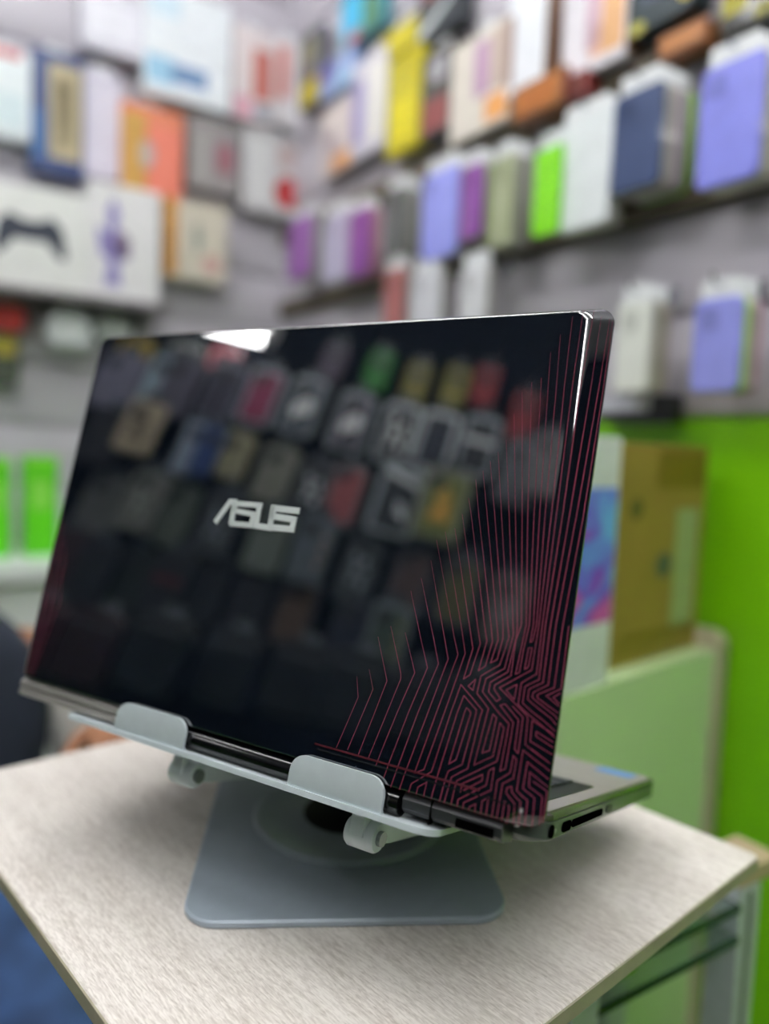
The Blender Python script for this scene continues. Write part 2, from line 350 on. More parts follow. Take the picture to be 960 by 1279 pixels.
# ribbons that follow the lid surface
def densify(pts, step=.0014):
    out = []
    for a, b in zip(pts, pts[1:]):
        k = max(1, int(math.hypot(b[0]-a[0], b[1]-a[1])/step))
        out += [(a[0]+(b[0]-a[0])*i/k, a[1]+(b[1]-a[1])*i/k) for i in range(k)]
    return out+[pts[-1]]
def ribbon(mb, pts, wd, zoff, closed=False, taper=0.0, surf=True, thick=None, both=False):
    p = [V(q) for q in pts]; n = len(p); L, Rr = [], []
    for i in range(n):
        a = p[i-1] if (i > 0 or closed) else None; b = p[(i+1) % n] if (i < n-1 or closed) else None
        d1 = (p[i]-a).normalized() if a is not None else None; d2 = (b-p[i]).normalized() if b is not None else None
        d1 = d1 if d1 is not None else d2; d2 = d2 if d2 is not None else d1
        t = (d1+d2); t = t.normalized() if t.length > 1e-6 else d1
        nn = V((-t.y, t.x)); k = 1/max(.35, nn.dot(V((-d1.y, d1.x))))
        k1 = min(1, i/(n*.35)) if taper else 1; k2 = min(1, (n-1-i)/(n*.35)) if both else 1
        ww = wd*(1-taper*(1-min(k1, k2)))
        L.append(p[i]+nn*(ww/2*k)); Rr.append(p[i]-nn*(ww/2*k))
    zz = (lambda q: lid_z(q.x, q.y)+zoff) if surf else (lambda q: zoff)
    vs = [(q.x, q.y, zz(q)) for q in L]+[(q.x, q.y, zz(q)) for q in Rr]
    fs = [(i, (i+1) % n, n+(i+1) % n, n+i) for i in range(n if closed else n-1)]
    if thick:
        vs += [(x, y, z-thick) for x, y, z in vs]
        m2 = 2*n
        for i in range(n if closed else n-1):
            j = (i+1) % n
            fs += [(m2+i, m2+j, m2+n+j, m2+n+i), (i, j, m2+j, m2+i), (n+i, n+j, m2+n+j, m2+n+i)]
        if not closed: fs += [(0, n, m2+n, m2), (n-1, 2*n-1, m2+2*n-1, m2+n-1)]
    mb.add(vs, fs)
LINES = [
 # fan on the left: upper start, knee, lower end
 ([(445.7, 845), (447.3, 871), (420, 934)], 1), ([(461, 836), (465.8, 861), (434, 936.5)], 1), ([(472, 795), (483.3, 850.4), (447.3, 943)], 1),
 ([(488, 782), (497, 824), (500.5, 841), (500.5, 848), (459.8, 947.5)], 1), ([(506, 790), (518, 840), (496, 890), (480, 929), (469, 957)], 1),
 ([(513, 738), (526, 800), (533.8, 834), (510, 890), (485, 955), (479, 972)], 1),
 ([(526, 722), (542, 800), (547.5, 829), (521.9, 890), (495, 962.5), (487.5, 985)], 1),
 ([(538, 700), (555.6, 800), (559.6, 823), (534.4, 890), (505.6, 966), (498, 990)], 1),
 ([(545, 674), (568, 800), (571.9, 817.5), (545, 890), (517.5, 965.6), (529.4, 961.2), (555, 890), (581, 816), (575.6, 780), (556, 664)], 2),
 ([(568, 660), (589, 800), (590.6, 810), (578.8, 848), (586.9, 843), (599.8, 804), (596.2, 780), (577, 642)], 2),
 ([(585, 622), (588, 640), (605, 780), (608, 801), (597.5, 837.5), (606, 832), (615, 801), (613, 780), (597.5, 640), (594, 599)], 2),
 ([(603, 588), (608, 640), (620.6, 780), (622, 799), (612.5, 828), (620.6, 824), (628, 797.5), (628, 780), (617.5, 640), (612, 576)], 2),
 # long lines running down into the maze
 ([(622, 565), (626, 640), (634, 780), (635.6, 796), (624, 830.6), (600.6, 844), (595.6, 866), (610, 885), (606, 900), (591.9, 955.6), (615.6, 944.4), (624.4, 903), (629.4, 909.4), (620.6, 950.6), (590, 965.6), (570.6, 975), (567.5, 985), (562.5, 1009)], 1),
 ([(632, 549), (635.6, 640), (640.6, 780), (641, 793), (630, 835), (606.9, 847.5), (602.5, 864), (622.5, 890), (635.6, 904), (624.4, 963), (631, 960), (641, 902.5), (624.4, 881), (631, 879.4), (647.5, 899.4), (642.5, 936), (647, 941), (653, 896), (640, 882)], 1),
 ([(642, 517), (643.5, 640), (646, 780), (645, 795), (634, 839.5), (612.5, 852), (610, 863.8), (620, 876), (625, 873), (616.9, 860.6), (618, 855.6), (638, 843.8), (644, 800), (651, 780), (652, 640), (652, 490)], 2),
 ([(664, 477), (659, 640), (657, 780), (643.8, 842), (648.5, 839.8), (653.8, 811), (661, 780), (667, 640), (676, 472)], 2),
 ([(655, 835.6), (660, 809.4), (664.4, 809.4), (659.4, 833.8)], 3),
 ([(687.5, 440), (684.6, 480), (674, 640), (666, 780), (662, 802), (665, 800.6), (670, 780), (681, 640), (695, 480), (699.7, 418)], 2),
 ([(715, 395), (705, 480), (688.8, 640), (673, 780), (663.8, 837), (623.8, 859), (658, 894), (658.8, 897), (655.6, 930), (678.8, 953.8)], 1),
 ([(729, 383), (715, 480), (695, 640), (677, 780), (669.5, 842), (651, 853), (646.9, 880), (667.5, 900), (686, 922)], 1),
 ([(741, 384), (724.6, 480), (702, 640), (680.5, 780), (672, 849), (655.6, 857.5), (652.5, 878), (675, 900), (690, 915)], 1),
 ([(748, 391), (735, 480), (709, 640), (685.6, 780), (676, 852.5), (660.6, 861), (658.8, 873), (682.5, 897.5), (692, 907)], 1),
 ([(757, 390), (743, 480), (716, 640), (691, 780), (681, 855.6), (665.6, 865), (664, 871), (687.5, 895), (693, 900)], 1),
 ([(763, 392), (753, 480), (723, 640), (698, 780), (687, 858.8), (670, 867.5), (670, 872), (691, 891)], 1),
 ([(704, 780), (694, 860), (678.8, 869), (693, 883)], 0), ([(697, 866), (685.6, 871), (694, 880)], 0),
 # the maze in the lower corner
 ([(509.4, 993.8), (513.8, 978.8), (538.8, 963.8), (563, 890), (575.6, 855), (602.5, 887), (599.4, 896), (583.8, 960), (563.8, 970.6), (553.8, 1006)], 0),
 ([(537.5, 1001), (546, 970), (571, 890), (579.4, 868.8), (595, 887), (593.5, 895), (576.9, 955), (560, 963), (557, 970), (548, 1004)], 0),
 ([(580, 890), (560.6, 954), (569.4, 949), (587.5, 892), (587.5, 888.8), (582.5, 883.8)], 3),
 ([(518.8, 997), (521.9, 983), (533, 977), (528, 1000)], 0),
 ([(584.5, 857), (593.8, 848.5), (590.5, 862)], 3), ([(631.9, 861.9), (645.6, 855), (641.9, 873.8)], 3),
 ([(601.9, 940.6), (615.6, 892), (620, 896.5), (611, 937.5)], 3),
 ([(602.5, 967.5), (576.9, 979), (575, 989), (602, 975)], 3),
 ([(577, 1015), (579, 1002.5), (613, 987), (616.9, 959), (610.6, 962.5), (607, 980.6), (571.9, 998.8), (570, 1012)], 0),
 ([(584, 1018), (586, 1008), (593.8, 1004), (592, 1020)], 0), ([(599.4, 1021), (602, 1000.6), (610, 996), (606, 1024)], 0),
 ([(613, 1026), (615.6, 1010), (621, 975), (636.9, 965), (641, 943.8), (645, 948.8), (641, 972), (627.5, 979), (622, 1010), (619, 1028)], 0),
 ([(625.6, 1030), (630, 1001), (636, 1007.5), (632.5, 1031)], 0),
 ([(640, 1033), (642.5, 1004), (632, 990.6), (633, 984), (639, 982.5), (638.8, 989), (649, 1002), (646, 1033)], 0),
 ([(652, 1035), (656, 1000.6), (645, 987.5), (653, 937), (658.8, 942.5), (680, 965)], 0),
 ([(659.4, 1036), (663, 998), (651.9, 985), (657.5, 952), (680, 976)], 0),
 ([(667, 1034), (671, 997), (658, 983), (659.4, 965), (680, 986)], 0), ([(672.5, 1032), (676, 990.6), (662.5, 977)], 0),
 ([(685, 918), (663.8, 900), (661, 926), (682.5, 943.8)], 0), ([(684, 928), (667.5, 914), (667, 920), (684, 935)], 0), ([(661.9, 935.6), (680, 955)], 0),
]
lm = MB()
for pl, mode in LINES:
    q = [lid_uv(*p) for p in pl]; q = [(min(max(x, .0006), LW-.0006), max(y, .0008)) for x, y in q]
    if mode == 3: ribbon(lm, densify(q+[q[0]])[:-1],   .00027, .00020, True)
    else: ribbon(lm, densify(q),   .00027, .00020, taper=0.65 if mode else 0, both=(mode == 2))
# the pattern along the other, far edge of the lid
for k in range(10):
    x = .0016+.0026*k; top = .15-.008*k+.02*random.random(); kn = .035+.05*random.random()
    ribbon(lm, densify([(x, top), (x+.0008*k, kn), (max(.001, x-.004), .003)]), .00022, .00012, taper=.6)
obj('line_pattern', lm.me('line_pattern', False), m_line, lid, label='fine crimson line print')['kind'] = 'stuff'
# logo letters
def lg(x, y): return lid_uv(250+x/6.4, 610+y/6.4)
def letter(strokes):
    mb = MB()
    for pts, wd in strokes: ribbon(mb, [lg(*p) for p in pts], wd, .0006, surf=False, thick=.0006)
    return obj('logo_letter', mb.me('logo_letter', False), m_logo, lid)
letter([([(122, 274), (242, 108), (292, 110)], .0034), ([(280, 110), (248, 288)], .0034)])
letter([([(497, 138), (286, 122), (276, 178), (428, 207), (408, 296), (244, 282)], .0031)])
letter([([(476, 135), (447, 300), (558, 316), (588, 142)], .0034)])
letter([([(795, 182), (590, 158), (580, 222), (752, 250), (736, 328), (566, 312)], .0036)])
# crease near the bottom of the lid
cq = [lid_uv(393, 929), lid_uv(600, 988), (LW-.003, .0105)]
cr = MB(); ribbon(cr, densify([(cq[0][0], .0112), (LW-.03, .0112)]), .0009, .00025, surf=True, thick=.0003)
obj('trim_strip', cr.me('trim_strip', False), mat('dull_red_trim', '#4d1a22', 0.3), lid)
cr = MB(); ribbon(cr, densify([(cq[0][0]+.002, .0088), (LW-.012, .0088)]), .0008, .00025, surf=True, thick=.0003)
obj('trim_strip', cr.me('trim_strip', False), mat('grey_trim', '#1d1f22', 0.2), lid)
# chipped corner flecks
for (px_, py_, r_) in ((645, 1034, .0017), (651, 1013, .0014)):
    a = lid_uv(px_, py_); mb = MB(); n_ = 9
    ringp = [(a[0]+r_*(.6+.6*random.random())*math.cos(2*math.pi*k/n_)*.7, max(.0004, a[1]+r_*(.6+.6*random.random())*math.sin(2*math.pi*k/n_)), .0003) for k in range(n_)]
    mb.loft([[(x, y, .0000) for x, y, z in ringp], ringp]); obj('paint_chip', mb.me('paint_chip', False), mat('bare_chip', '#8a8785', 0.6), lid)
# base half: local y along slope, z its normal
base_rot = (-ALPHA, 0, 0)
BW0, BW1, BY0, BY1 = .0015, .3815, .0165, .279
TOPZ, BOTZ = .0056, -.0072
bs = MB()
def bring(ins, z, r_=.012): return [(x, y, z) for x, y in rrect(BW1-BW0-2*ins, BY1-BY0-2*ins, max(r_-ins, .002), 8, (BW0+BW1)/2, (BY0+BY1)/2)]
bs.loft([bring(.016, -.0112, .02), bring(.0105, -.0112, .018), bring(.001, BOTZ), bring(0, BOTZ+.001), bring(0, TOPZ-.0042), bring(.0008, TOPZ-.0038), bring(.0008, TOPZ-.0034)])
base = obj('base', bs.me('base', ang=40), m_side, lt, rot=base_rot, label='keyboard half of the laptop')
rim = MB(); rim.loft([bring(.0008, TOPZ-.0036), bring(0, TOPZ-.0032), bring(0, TOPZ-.001), bring(.0012, TOPZ)])
obj('deck', rim.me('deck', ang=50), mat('dark_bronze_gloss_rim', '#5c5a55', 0.2, 0.4), base)
dk = MB(); plate(dk, BW1-BW0-.006, BY1-BY0-.006, .0005, .01, .0002, 8, (BW0+BW1)/2, (BY0+BY1)/2, TOPZ-.0002); obj('palm_rest', dk.me('palm_rest'), mat('silver_grey_palm_rest', '#a9a29f', 0.35, 0.2), base)
kb = MB(); plate(kb, .352, .112, .0004, .004, .0001, 4, (BW0+BW1)/2+.002, .092, TOPZ+.0003); obj('keyboard_well', kb.me('keyboard_well'), m_blk, base)
keys = MB()
for r_ in range(6):
    for c_ in range(17):
        x0 = (BW0+BW1)/2+.002-.165+c_*.0195; y0 = .041+r_*.0172
        keys.box((x0, y0, TOPZ+.0006), (x0+.0165, y0+.0145, TOPZ+.0018))
ko = obj('keys', keys.me('keys', False), mat('charcoal_keys', '#2b2d33', 0.5), base); ko['kind'] = 'stuff'
tp = MB(); plate(tp, .105, .072, .0003, .003, .0001, 4, (BW0+BW1)/2-.02, .215, TOPZ+.0003); obj('touchpad', tp.me('touchpad'), mat('touchpad_grey', '#6d6a69', 0.3), base)
sk = MB(); plate(sk, .026, .028, .0002, .002, .00005, 4, BW1-.024, .252, TOPZ+.0003); obj('sticker', sk.me('sticker'), mat('blue_sticker', '#5fa0e0', 0.4), base, label='light blue square sticker on the palm rest')
# side ports on the right edge
def port(nm, y0, y1, z0, z1, mt): return obj(nm, MB().loft([[(BW1-.0003, y, z) for y, z in rrect(y1-y0, z1-z0, min(.0026, (z1-z0)/2), 5, (y0+y1)/2, (z0+z1)/2)], [(BW1+.0006, y, z) for y, z in rrect(y1-y0, z1-z0, min(.0026, (z1-z0)/2), 5, (y0+y1)/2, (z0+z1)/2)]]).me(nm), mt, base)
port('power_socket', .0235, .0292, -.0058, .0004, m_hole)
port('socket_rim', .0300, .0330, -.0040, -.0018, mat('port_metal', '#8a8f88', 0.3, 0.8))
port('network_socket', .043, .058, -.0052, -.0004, m_hole)
port('vent_slot', .060, .122, -.0046, -.0008, m_hole)
port('usb_socket', .130, .144, -.0046, -.0004, mat('port_shadow', '#1c211c', 0.5))
# rear of the base: hinge barrels and vent under the lid
hb = MB().tube([(.128, .0058, -.0062), (.312, .0058, -.0062)], .0062, 22); obj('hinge_cover', hb.me('hinge_cover'), m_gblk, base)
hb = MB().loft([[(x, y, z) for y, z in ((.016, .001), (.004, .0005), (.0012, -.002), (.0012, -.0048), (.003, -.0056), (.003, -.0066), (.0015, -.0074), (.0015, -.0105), (.004, -.0118), (.016, -.0118))] for x in (.009, .127)]); obj('hinge_cover', hb.me('hinge_cover'), mat('grey_hinge_plastic', '#8a8783', 0.35), base)
rear = MB().loft([[(x, y, z) for y, z in ((.0175, .003), (.004, .0005), (.002, -.003), (.003, -.0075), (.006, -.0098), (.0175, -.0105))] for x in (.3135, .366)])
obj('rear_vent_block', rear.me('rear_vent_block', ang=20), mat('satin_dark_grey', '#303134', 0.3), base)
obj('vent_opening', MB().box((.343, .0015, -.0082), (.362, .006, -.0042)).me('vent_opening', False), m_hole, base)
obj('seam', MB().box((.3290, .0018, -.0110), (.3296, .006, .0000)).me('seam', False), m_hole, base)
obj('rear_panel', MB().box((.012, .0165, -.0100), (.315, .019, .002)).me('rear_panel', False), mat('rear_panel_grey', '#4b4a48', 0.35), base)
obj('vent_line', MB().box((.012, .0158, -.0062), (.126, .0166, -.0050)).me('vent_line', False), m_blk, base)
for x in (.05, .33):
    for y in (.04, .255): obj('rubber_foot', MB().tube([(x, y, -.0112), (x, y, -.0124)], .007, 16).me('rubber_foot'), m_blk, base)

# ================================================================== THINGS ON THE WALLS
def wall_plane(wl, off):
    return {'right': (NR, W_RIGHT+off), 'back': (ER, S_BACK+off), 'left': (NR, W_LEFT-off)}[wl]
def wall_rect(wl, x0, y0, x1, y1, off):
    """centre, width and height (m) of the thing whose front lies off metres from the wall"""
    n, o = wall_plane(wl, off); xm, ym = (x0+x1)/2, (y0+y1)/2
    a, b, t, d, c = hit(x0, ym, n, o), hit(x1, ym, n, o), hit(xm, y0, n, o), hit(xm, y1, n, o), hit(xm, ym, n, o)
    return c, (b-a).length, t.z-d.z
def mirror_left(x, y, off=0.0):                         # where the lid's mirror ray through this pixel meets the left wall
    P = hit(x, y, LNOR, LO.dot(LNOR)); d = ray(x, y); r_ = d-LNOR*(2*d.dot(LNOR))
    return P+r_*((W_LEFT-off-P.dot(NR))/r_.dot(NR))
m_tab = mat('clear_white_hang_tab', '#e4e7e8', 0.25, var=0.02)
m_chrome = mat('chrome_wire', '#b9bcc0', 0.2, 1.0)
INTO = {'right': -NR, 'back': -ER, 'left': NR}

def tab_mesh(w_, h_):
    return cached(('tab', round(w_, 3), round(h_, 3)), lambda: slab(MB(), w_, h_, .0012, .006, .0003, 4).me('hang_tab'))
def shell_mesh(w_, h_, d): return cached(('shell', round(w_, 3), round(h_, 3), round(d, 3)), lambda: slab(MB(), w_, h_, d, .003 if w_ < .06 else min(.012, w_*.2), .0025 if w_ > .06 else .001, 4).me('shell'))
def cam_mesh(): return cached('camw', lambda: slab(MB(), .028, .03, .0016, .007, .0005, 4).me('camera_window'))
def phone_case(label, c, ang, w_, h_, col, d=.009, group=None, cam=True, tab=True, name='phone_case', gloss=.4):
    """c: centre of the front face"""
    yv = V((-math.sin(ang), math.cos(ang), 0))
    t = thing(name, label, 'phone case', c+yv*d-UP*(h_/2), ang, group)
    obj('shell', shell_mesh(w_, h_, d), cm(col, gloss, .5), t, (0, 0, h_/2))
    if cam: obj('camera_window', cam_mesh(), cm('#%02x%02x%02x' % tuple(int(int(col[i:i+2], 16)*.86) for i in (1, 3, 5)), .3), t, (-w_/2+.024, -d+.0004, h_-.026))
    if tab: obj('hang_tab', tab_mesh(w_*.8, .026), m_tab, t, (0, -d*.4, h_+.012))
    return t
def hook(wl, base_pt, length, label):
    """base_pt: on the wall, local y = into the wall"""
    t = thing('display_hook', label, 'hook', base_pt, ANG[wl], 'hooks on the %s wall' % wl)
    obj('rod', MB().tube([(0, 0, 0), (0, -length, 0), (0, -length-.006, .004), (0, -length-.008, .014)], .0022, 8).me('rod'), m_chrome, t)
    obj('back_clip', slab(MB(), .02, .035, .003, .002, .0005).me('back_clip'), m_chrome, t)
    return t
def case_stack(wl, rect, cols, near, off=.09, step=.013, front_name=None, cam=True):
    c, w_, h_ = wall_rect(wl, *rect, off); yv = INTO[wl]
    for i, (cname, col) in enumerate(cols):
        p = c+yv*(step*i)
        if i == 0: lab = '%s phone case at the front of the hook %s' % (cname, near)
        else: lab = '%s phone case hanging behind the %s case %s' % (cname, cols[0][0], near)
        phone_case(lab, p, ANG[wl], w_, h_, col, .009, 'phone cases hanging on the %s wall' % wl, cam=(cam and i == 0), tab=True)
    n, o = wall_plane(wl, 0.0); k = (o-c.dot(n)); b = c+n*k
    hook(wl, V((b.x, b.y, c.z+h_/2+.016)), off+.006, 'chrome wire hook holding the %s case %s' % (cols[0][0], near))
PERI, NAVY, WHITE, GREY, LIME, PURP, PINK, SAGE, TAUPE = '#8b8fe8', '#34466e', '#e3e9ea', '#8d8f86', '#84e000', '#8a4a9e', '#b0788a', '#93a96d', '#a39a96'
gr = [('pale grey', '#aaaaa2'), ('warm grey', TAUPE), ('dark grey', '#6f706a'), ('stone grey', GREY)]
# middle row on the right wall, from the corner outwards
case_stack('right', (360, 272, 386, 347), [('purple', '#9a5fb0'), gr[0], gr[3]], 'nearest the corner of the shop')
case_stack('right', (402, 268, 434, 350), [('pale lavender', '#b9b4d0'), ('light grey', '#b5b4b6')], 'second from the corner')
case_stack('right', (434, 262, 458, 344), [('deep purple', PURP), ('dusty pink', PINK), ('rose pink', '#b98593')], 'third from the corner')
case_stack('right', (480, 236, 502, 318), [('charcoal', '#5a5d5c'), gr[3], gr[0], gr[2]], 'beside the periwinkle case')
case_stack('right', (526, 213, 568, 322), [('periwinkle', '#9aa0f0'), gr[0], gr[1]], 'next to a purple case')
case_stack('right', (574, 206, 600, 298), [('violet', PURP), ('sage green', SAGE), ('light sage', '#a6b888')], 'left of the lime green case')
case_stack('right', (612, 196, 638, 306), [('pale olive', '#a3ab86'), gr[0], gr[3], gr[1]], 'behind the lime green case')
case_stack('right', (666, 186, 696, 292), [('lime green', LIME)], 'overlapping the white case', off=.10, cam=False)
case_stack('right', (694, 148, 758, 284), [('white', WHITE), ('off white', '#d5d8d4'), gr[0]], 'in the middle row', off=.088, cam=False)
case_stack('right', (764, 112, 822, 236), [('navy blue', NAVY), gr[0], gr[1], ('lilac grey', '#b3a8b4'), gr[3], ('grass green', '#8cc63a')], 'in the middle row', off=.09)
case_stack('right', (872, 76, 946, 228), [('periwinkle blue', PERI), gr[0], ('pale sage', '#b7bba6'), gr[1]], 'under the black pouch', off=.09)
# lower row on the right wall
case_stack('right', (478, 336, 502, 420), [('brick red', '#a5615f'), gr[0]], 'low behind the laptop lid')
case_stack('right', (512, 336, 546, 430), [('milky white', '#cfd0d6'), gr[0]], 'low behind the laptop lid')
case_stack('right', (572, 332, 604, 430), [('frosted white', '#d6d7da'), gr[0]], 'low beside the milky white case')
case_stack('right', (768, 378, 808, 488), [('ivory white', '#dfe3da'), gr[0], ('khaki grey', '#a8a58f'), gr[1]], 'above the brown carton')
case_stack('right', (862, 372, 922, 490), [('lavender blue', '#9297e2'), ('apple green', '#a8d05a'), gr[0], ('dusty rose', '#b08a96')], 'above the brown carton')

# ------------------------------------------------------------------ boxed goods
def package(name, label, cat, wl, rect, depth, col, prints=(), off=None, side=None, group=None, shape='box', hang=True):
    """a carton: rect is its front in the photograph; prints are (x0, z0, x1, z1, colour, kind) in 0..1 of the front"""
    off = depth+.012 if off is None else off
    c, w_, h_ = wall_rect(wl, *rect, off); ang = ANG[wl]; yv = INTO[wl]
    t = thing(name, label, cat, c+yv*depth-UP*(h_/2), ang, group)
    mb = MB()
    if shape == 'box': slab(mb, w_, h_, depth, .003, .0008, 2, cz=h_/2)
    elif shape == 'pouch':
        mb.loft([[(x*k, -depth/2*(1-math.cos(math.pi*tt)) if False else -depth*tt, h_/2+(z)*k) for x, z in rrect(w_, h_, .02, 5)] for tt, k in ((0, .9), (.25, .98), (.5, 1), (.75, .98), (1, .88))])
    obj('carton' if shape == 'box' else 'pouch_body', mb.me(name), cm(col, .35, .2), t)
    if side: obj('side_print', MB().box((w_/2-.0004, -depth+.002, .003), (w_/2+.0005, -.002, h_-.003)).me('side_print', False), cm(side, .4), t)
    for p in prints:
        x0, z0, x1, z1, pc = p[:5]; kind = p[5] if len(p) > 5 else 'rect'
        cx, cz, pw, ph = ((x0+x1)/2-.5)*w_, (z0+z1)/2*h_, (x1-x0)*w_, (z1-z0)*h_
        pm = MB()
        if kind == 'rect': slab(pm, pw, ph, .0006, .004, .0001, 3, cx, cz, -depth+.0002)
        elif kind == 'oval':
            ring = [(cx+pw/2*math.cos(2*math.pi*k/20), cz+ph/2*math.sin(2*math.pi*k/20)) for k in range(20)]
            pm.loft([[(x, yy, z) for x, z in ring] for yy in (-depth+.0002, -depth-.0005)])
        else:                                        # a polygon in 0..1 of the print's own rectangle
            ring = [(cx+(a-.5)*pw, cz+(b-.5)*ph) for a, b in kind]
            pm.loft([[(x, yy, z) for x, z in ring] for yy in (-depth+.0002, -depth-.0005)])
        obj('print_patch', pm.me('print_patch', False), cm(pc, .4), t)
    if hang:
        obj('hang_tab', tab_mesh(min(.05, w_*.6), .026), m_tab, t, (0, -depth*.5, h_+.01))
        n, o = wall_plane(wl, 0.0); b = c+n*(o-c.dot(n))
        hook(wl, V((b.x, b.y, c.z+h_/2+.014)), off*.7, 'chrome hook behind the ' + ' '.join(label.split()[:12]))
    return t
FIG = [(.3, 0), (.7, 0), (.62, .3), (.95, .35), (.8, .6), (.6, .62), (.65, .85), (.5, 1), (.35, .85), (.4, .6), (.1, .65), (.2, .35), (.4, .3)]
PADC = [(0, .05), (.06, .75), (.2, 1), (.4, .86), (.6, .86), (.8, 1), (.94, .75), (1, .05), (.9, 0), (.72, .4), (.28, .4), (.1, 0)]
g = 'packaged goods in the top row of the right wall'
package('gadget_box', 'lavender and white slim gadget box hanging beside the yellow box', 'box', 'right', (440, 70, 480, 190), .03, '#cfcbd6', [(0, .15, .35, .8, '#9d93bf'), (.5, .1, .95, .9, '#e2dfd8')], group=g)
package('gadget_box', 'tall bright yellow gadget box', 'box', 'right', (484, 68, 522, 188), .035, '#c2b600', [(.1, .75, .9, .95, '#b5aa10'), (.15, .1, .85, .55, '#dccf12')], group=g)
package('gadget_box', 'yellow and grey round-topped pack above the yellow box', 'box', 'right', (476, 32, 520, 66), .03, '#b5a81c', [(.2, .2, .8, .9, '#c9bd20', 'oval')], group=g)
package('gadget_box', 'dark grey gadget box with a red lower half', 'box', 'right', (526, 62, 562, 166), .03, '#4a4743', [(.1, .05, .9, .42, '#8c4a48'), (.25, .6, .85, .9, '#a5a3a8', 'oval')], group=g)
package('gadget_box', 'white gadget box with pink, purple and orange print', 'box', 'right', (564, 42, 632, 164), .035, '#d9d2c6', [(.42, .35, .66, .9, '#b48fae'), (.62, .05, .97, .3, '#e3a05a'), (.7, .35, .95, .95, '#b9a79b')], side='#8a7560', group=g)
package('gadget_box', 'tall plain white gadget box between two printed boxes', 'box', 'right', (636, -24, 678, 110), .04, '#e4e7ec', [(0, .1, .16, .75, '#8f746d')], side='#7a5a44', group=g)
package('gadget_box', 'white box with pink and orange stripes', 'box', 'right', (706, -45, 778, 86), .035, '#dedadf', [(.38, .2, .6, .95, '#c7a7b5'), (.62, .1, .96, .8, '#d9a878'), (.45, .1, .62, .4, '#e0b4a0')], side='#a07850', group=g)
package('gadget_box', 'brown and rust box low under the white boxes', 'box', 'right', (640, 98, 700, 140), .05, '#8a5a30', [(.1, .1, .9, .9, '#a8642a')], side='#7d3028', group=g, hang=False)
package('gadget_box', 'dark red small box under the striped box', 'box', 'right', (702, 92, 732, 122), .04, '#7a2f2b', [(.15, .2, .85, .8, '#5e2a22')], group=g, hang=False)
package('gadget_box', 'orange brown flat pack under the teal pouch', 'box', 'right', (824, 34, 876, 62), .04, '#9a6238', [(.1, .2, .9, .8, '#b0743f')], group=g, hang=False)
package('gadget_pouch', 'dark teal pouch with a yellow tag', 'pouch', 'right', (784, -50, 868, 30), .04, '#1e3036', [(.08, .02, .3, .22, '#b5b04a', 'oval'), (.72, .2, .95, .5, '#c8bb10', 'oval'), (.2, .45, .62, .9, '#3a4656')], group=g, shape='pouch')
package('gadget_pouch', 'black and yellow pouch at the end of the top row', 'pouch', 'right', (902, -60, 985, 32), .04, '#15150f', [(.05, .3, .4, .6, '#9c9410'), (.5, .1, .9, .3, '#7a7408')], group=g, shape='pouch')
package('gadget_box', 'black blister pack with a white corner flash', 'box', 'right', (524, -40, 574, 40), .03, '#2c3236', [(.05, .05, .95, .55, '#cfd6d6', [(0, 0), (1, .9), (1, 1), (0, .35)]), (.1, .6, .9, .95, '#8f6a66')], group=g)
package('gadget_box', 'cyan and green printed box near the shop corner', 'box', 'right', (428, -30, 472, 46), .03, '#4a8fa0', [(0, .2, .55, .8, '#49b5dd'), (.55, .0, 1, .8, '#4d7d62'), (.2, .0, .5, .18, '#c07478')], group=g)
package('gadget_box', 'blue and purple box under the cyan box', 'box', 'right', (400, 72, 438, 114), .03, '#8fa3cf', [(0, .4, .5, .95, '#5f5aa0'), (.5, .05, .95, .5, '#9fc3e0')], group=g)
package('gadget_box', 'peach and white box with an orange corner', 'box', 'right', (402, 130, 437, 214), .03, '#cfc1bd', [(.4, .02, .98, .25, '#d99a62'), (.05, .35, .8, .9, '#d8cdc8'), (.2, .3, .5, .6, '#b9a4b5')], group=g)
package('gadget_box', 'narrow dark box with a yellow stripe by the corner', 'box', 'right', (374, 40, 398, 132), .03, '#565560', [(.1, .02, .95, .35, '#b8aa12'), (.1, .55, .9, .9, '#77765a')], group=g)

g = 'boxed goods on the back wall'
package('gift_box', 'white box with a red top edge beside the navy box', 'box', 'back', (-40, 58, 38, 168), .05, '#dfe8ea', [(.0, .9, .85, 1, '#b84a50'), (.1, .1, .9, .5, '#cfe0e4')], group=g)
package('gift_box', 'navy blue box with a gold panel', 'box', 'back', (40, 66, 104, 216), .05, '#2b3f70', [(.34, .12, .95, .9, '#b8ab86'), (.45, .2, .8, .8, '#c8bd98'), (.02, .1, .26, .5, '#2f5f96')], group=g)
package('gift_box', 'pale lavender box hanging above the gap between boxes', 'box', 'back', (104, -10, 180, 66), .05, '#d9d8e2', [(.1, .2, .9, .8, '#e6e6ee')], group=g)
package('gift_box', 'off white box hanging beside the navy and gold box', 'box', 'back', (106, 90, 150, 222), .04, '#cbc7d6', [(.1, .1, .9, .9, '#d6d2e0')], group=g)
package('gift_box', 'large white box with a light blue picture', 'box', 'back', (184, -8, 288, 128), .06, '#e6ecf0', [(.02, .1, .35, .35, '#9cc8e2'), (.3, .14, .72, .32, '#6f8fb8'), (.05, .72, .4, .95, '#cfe3ee')], group=g)
package('gift_box', 'orange box with a tan side and grey badge', 'box', 'back', (154, 134, 228, 246), .06, '#d9805c', [(0, .02, .38, .9, '#c79a4a'), (.42, .05, .98, .8, '#e5806a'), (.28, .3, .52, .62, '#b5aaa6', 'oval')], group=g)
package('gift_box', 'white box with a coral figure panel', 'box', 'back', (292, 36, 340, 152), .05, '#ddd2d2', [(.5, .25, .98, .8, '#c0746a'), (.05, .02, .5, .25, '#d7a3b4'), (.55, .05, .95, .2, '#8e99a8')], group=g)
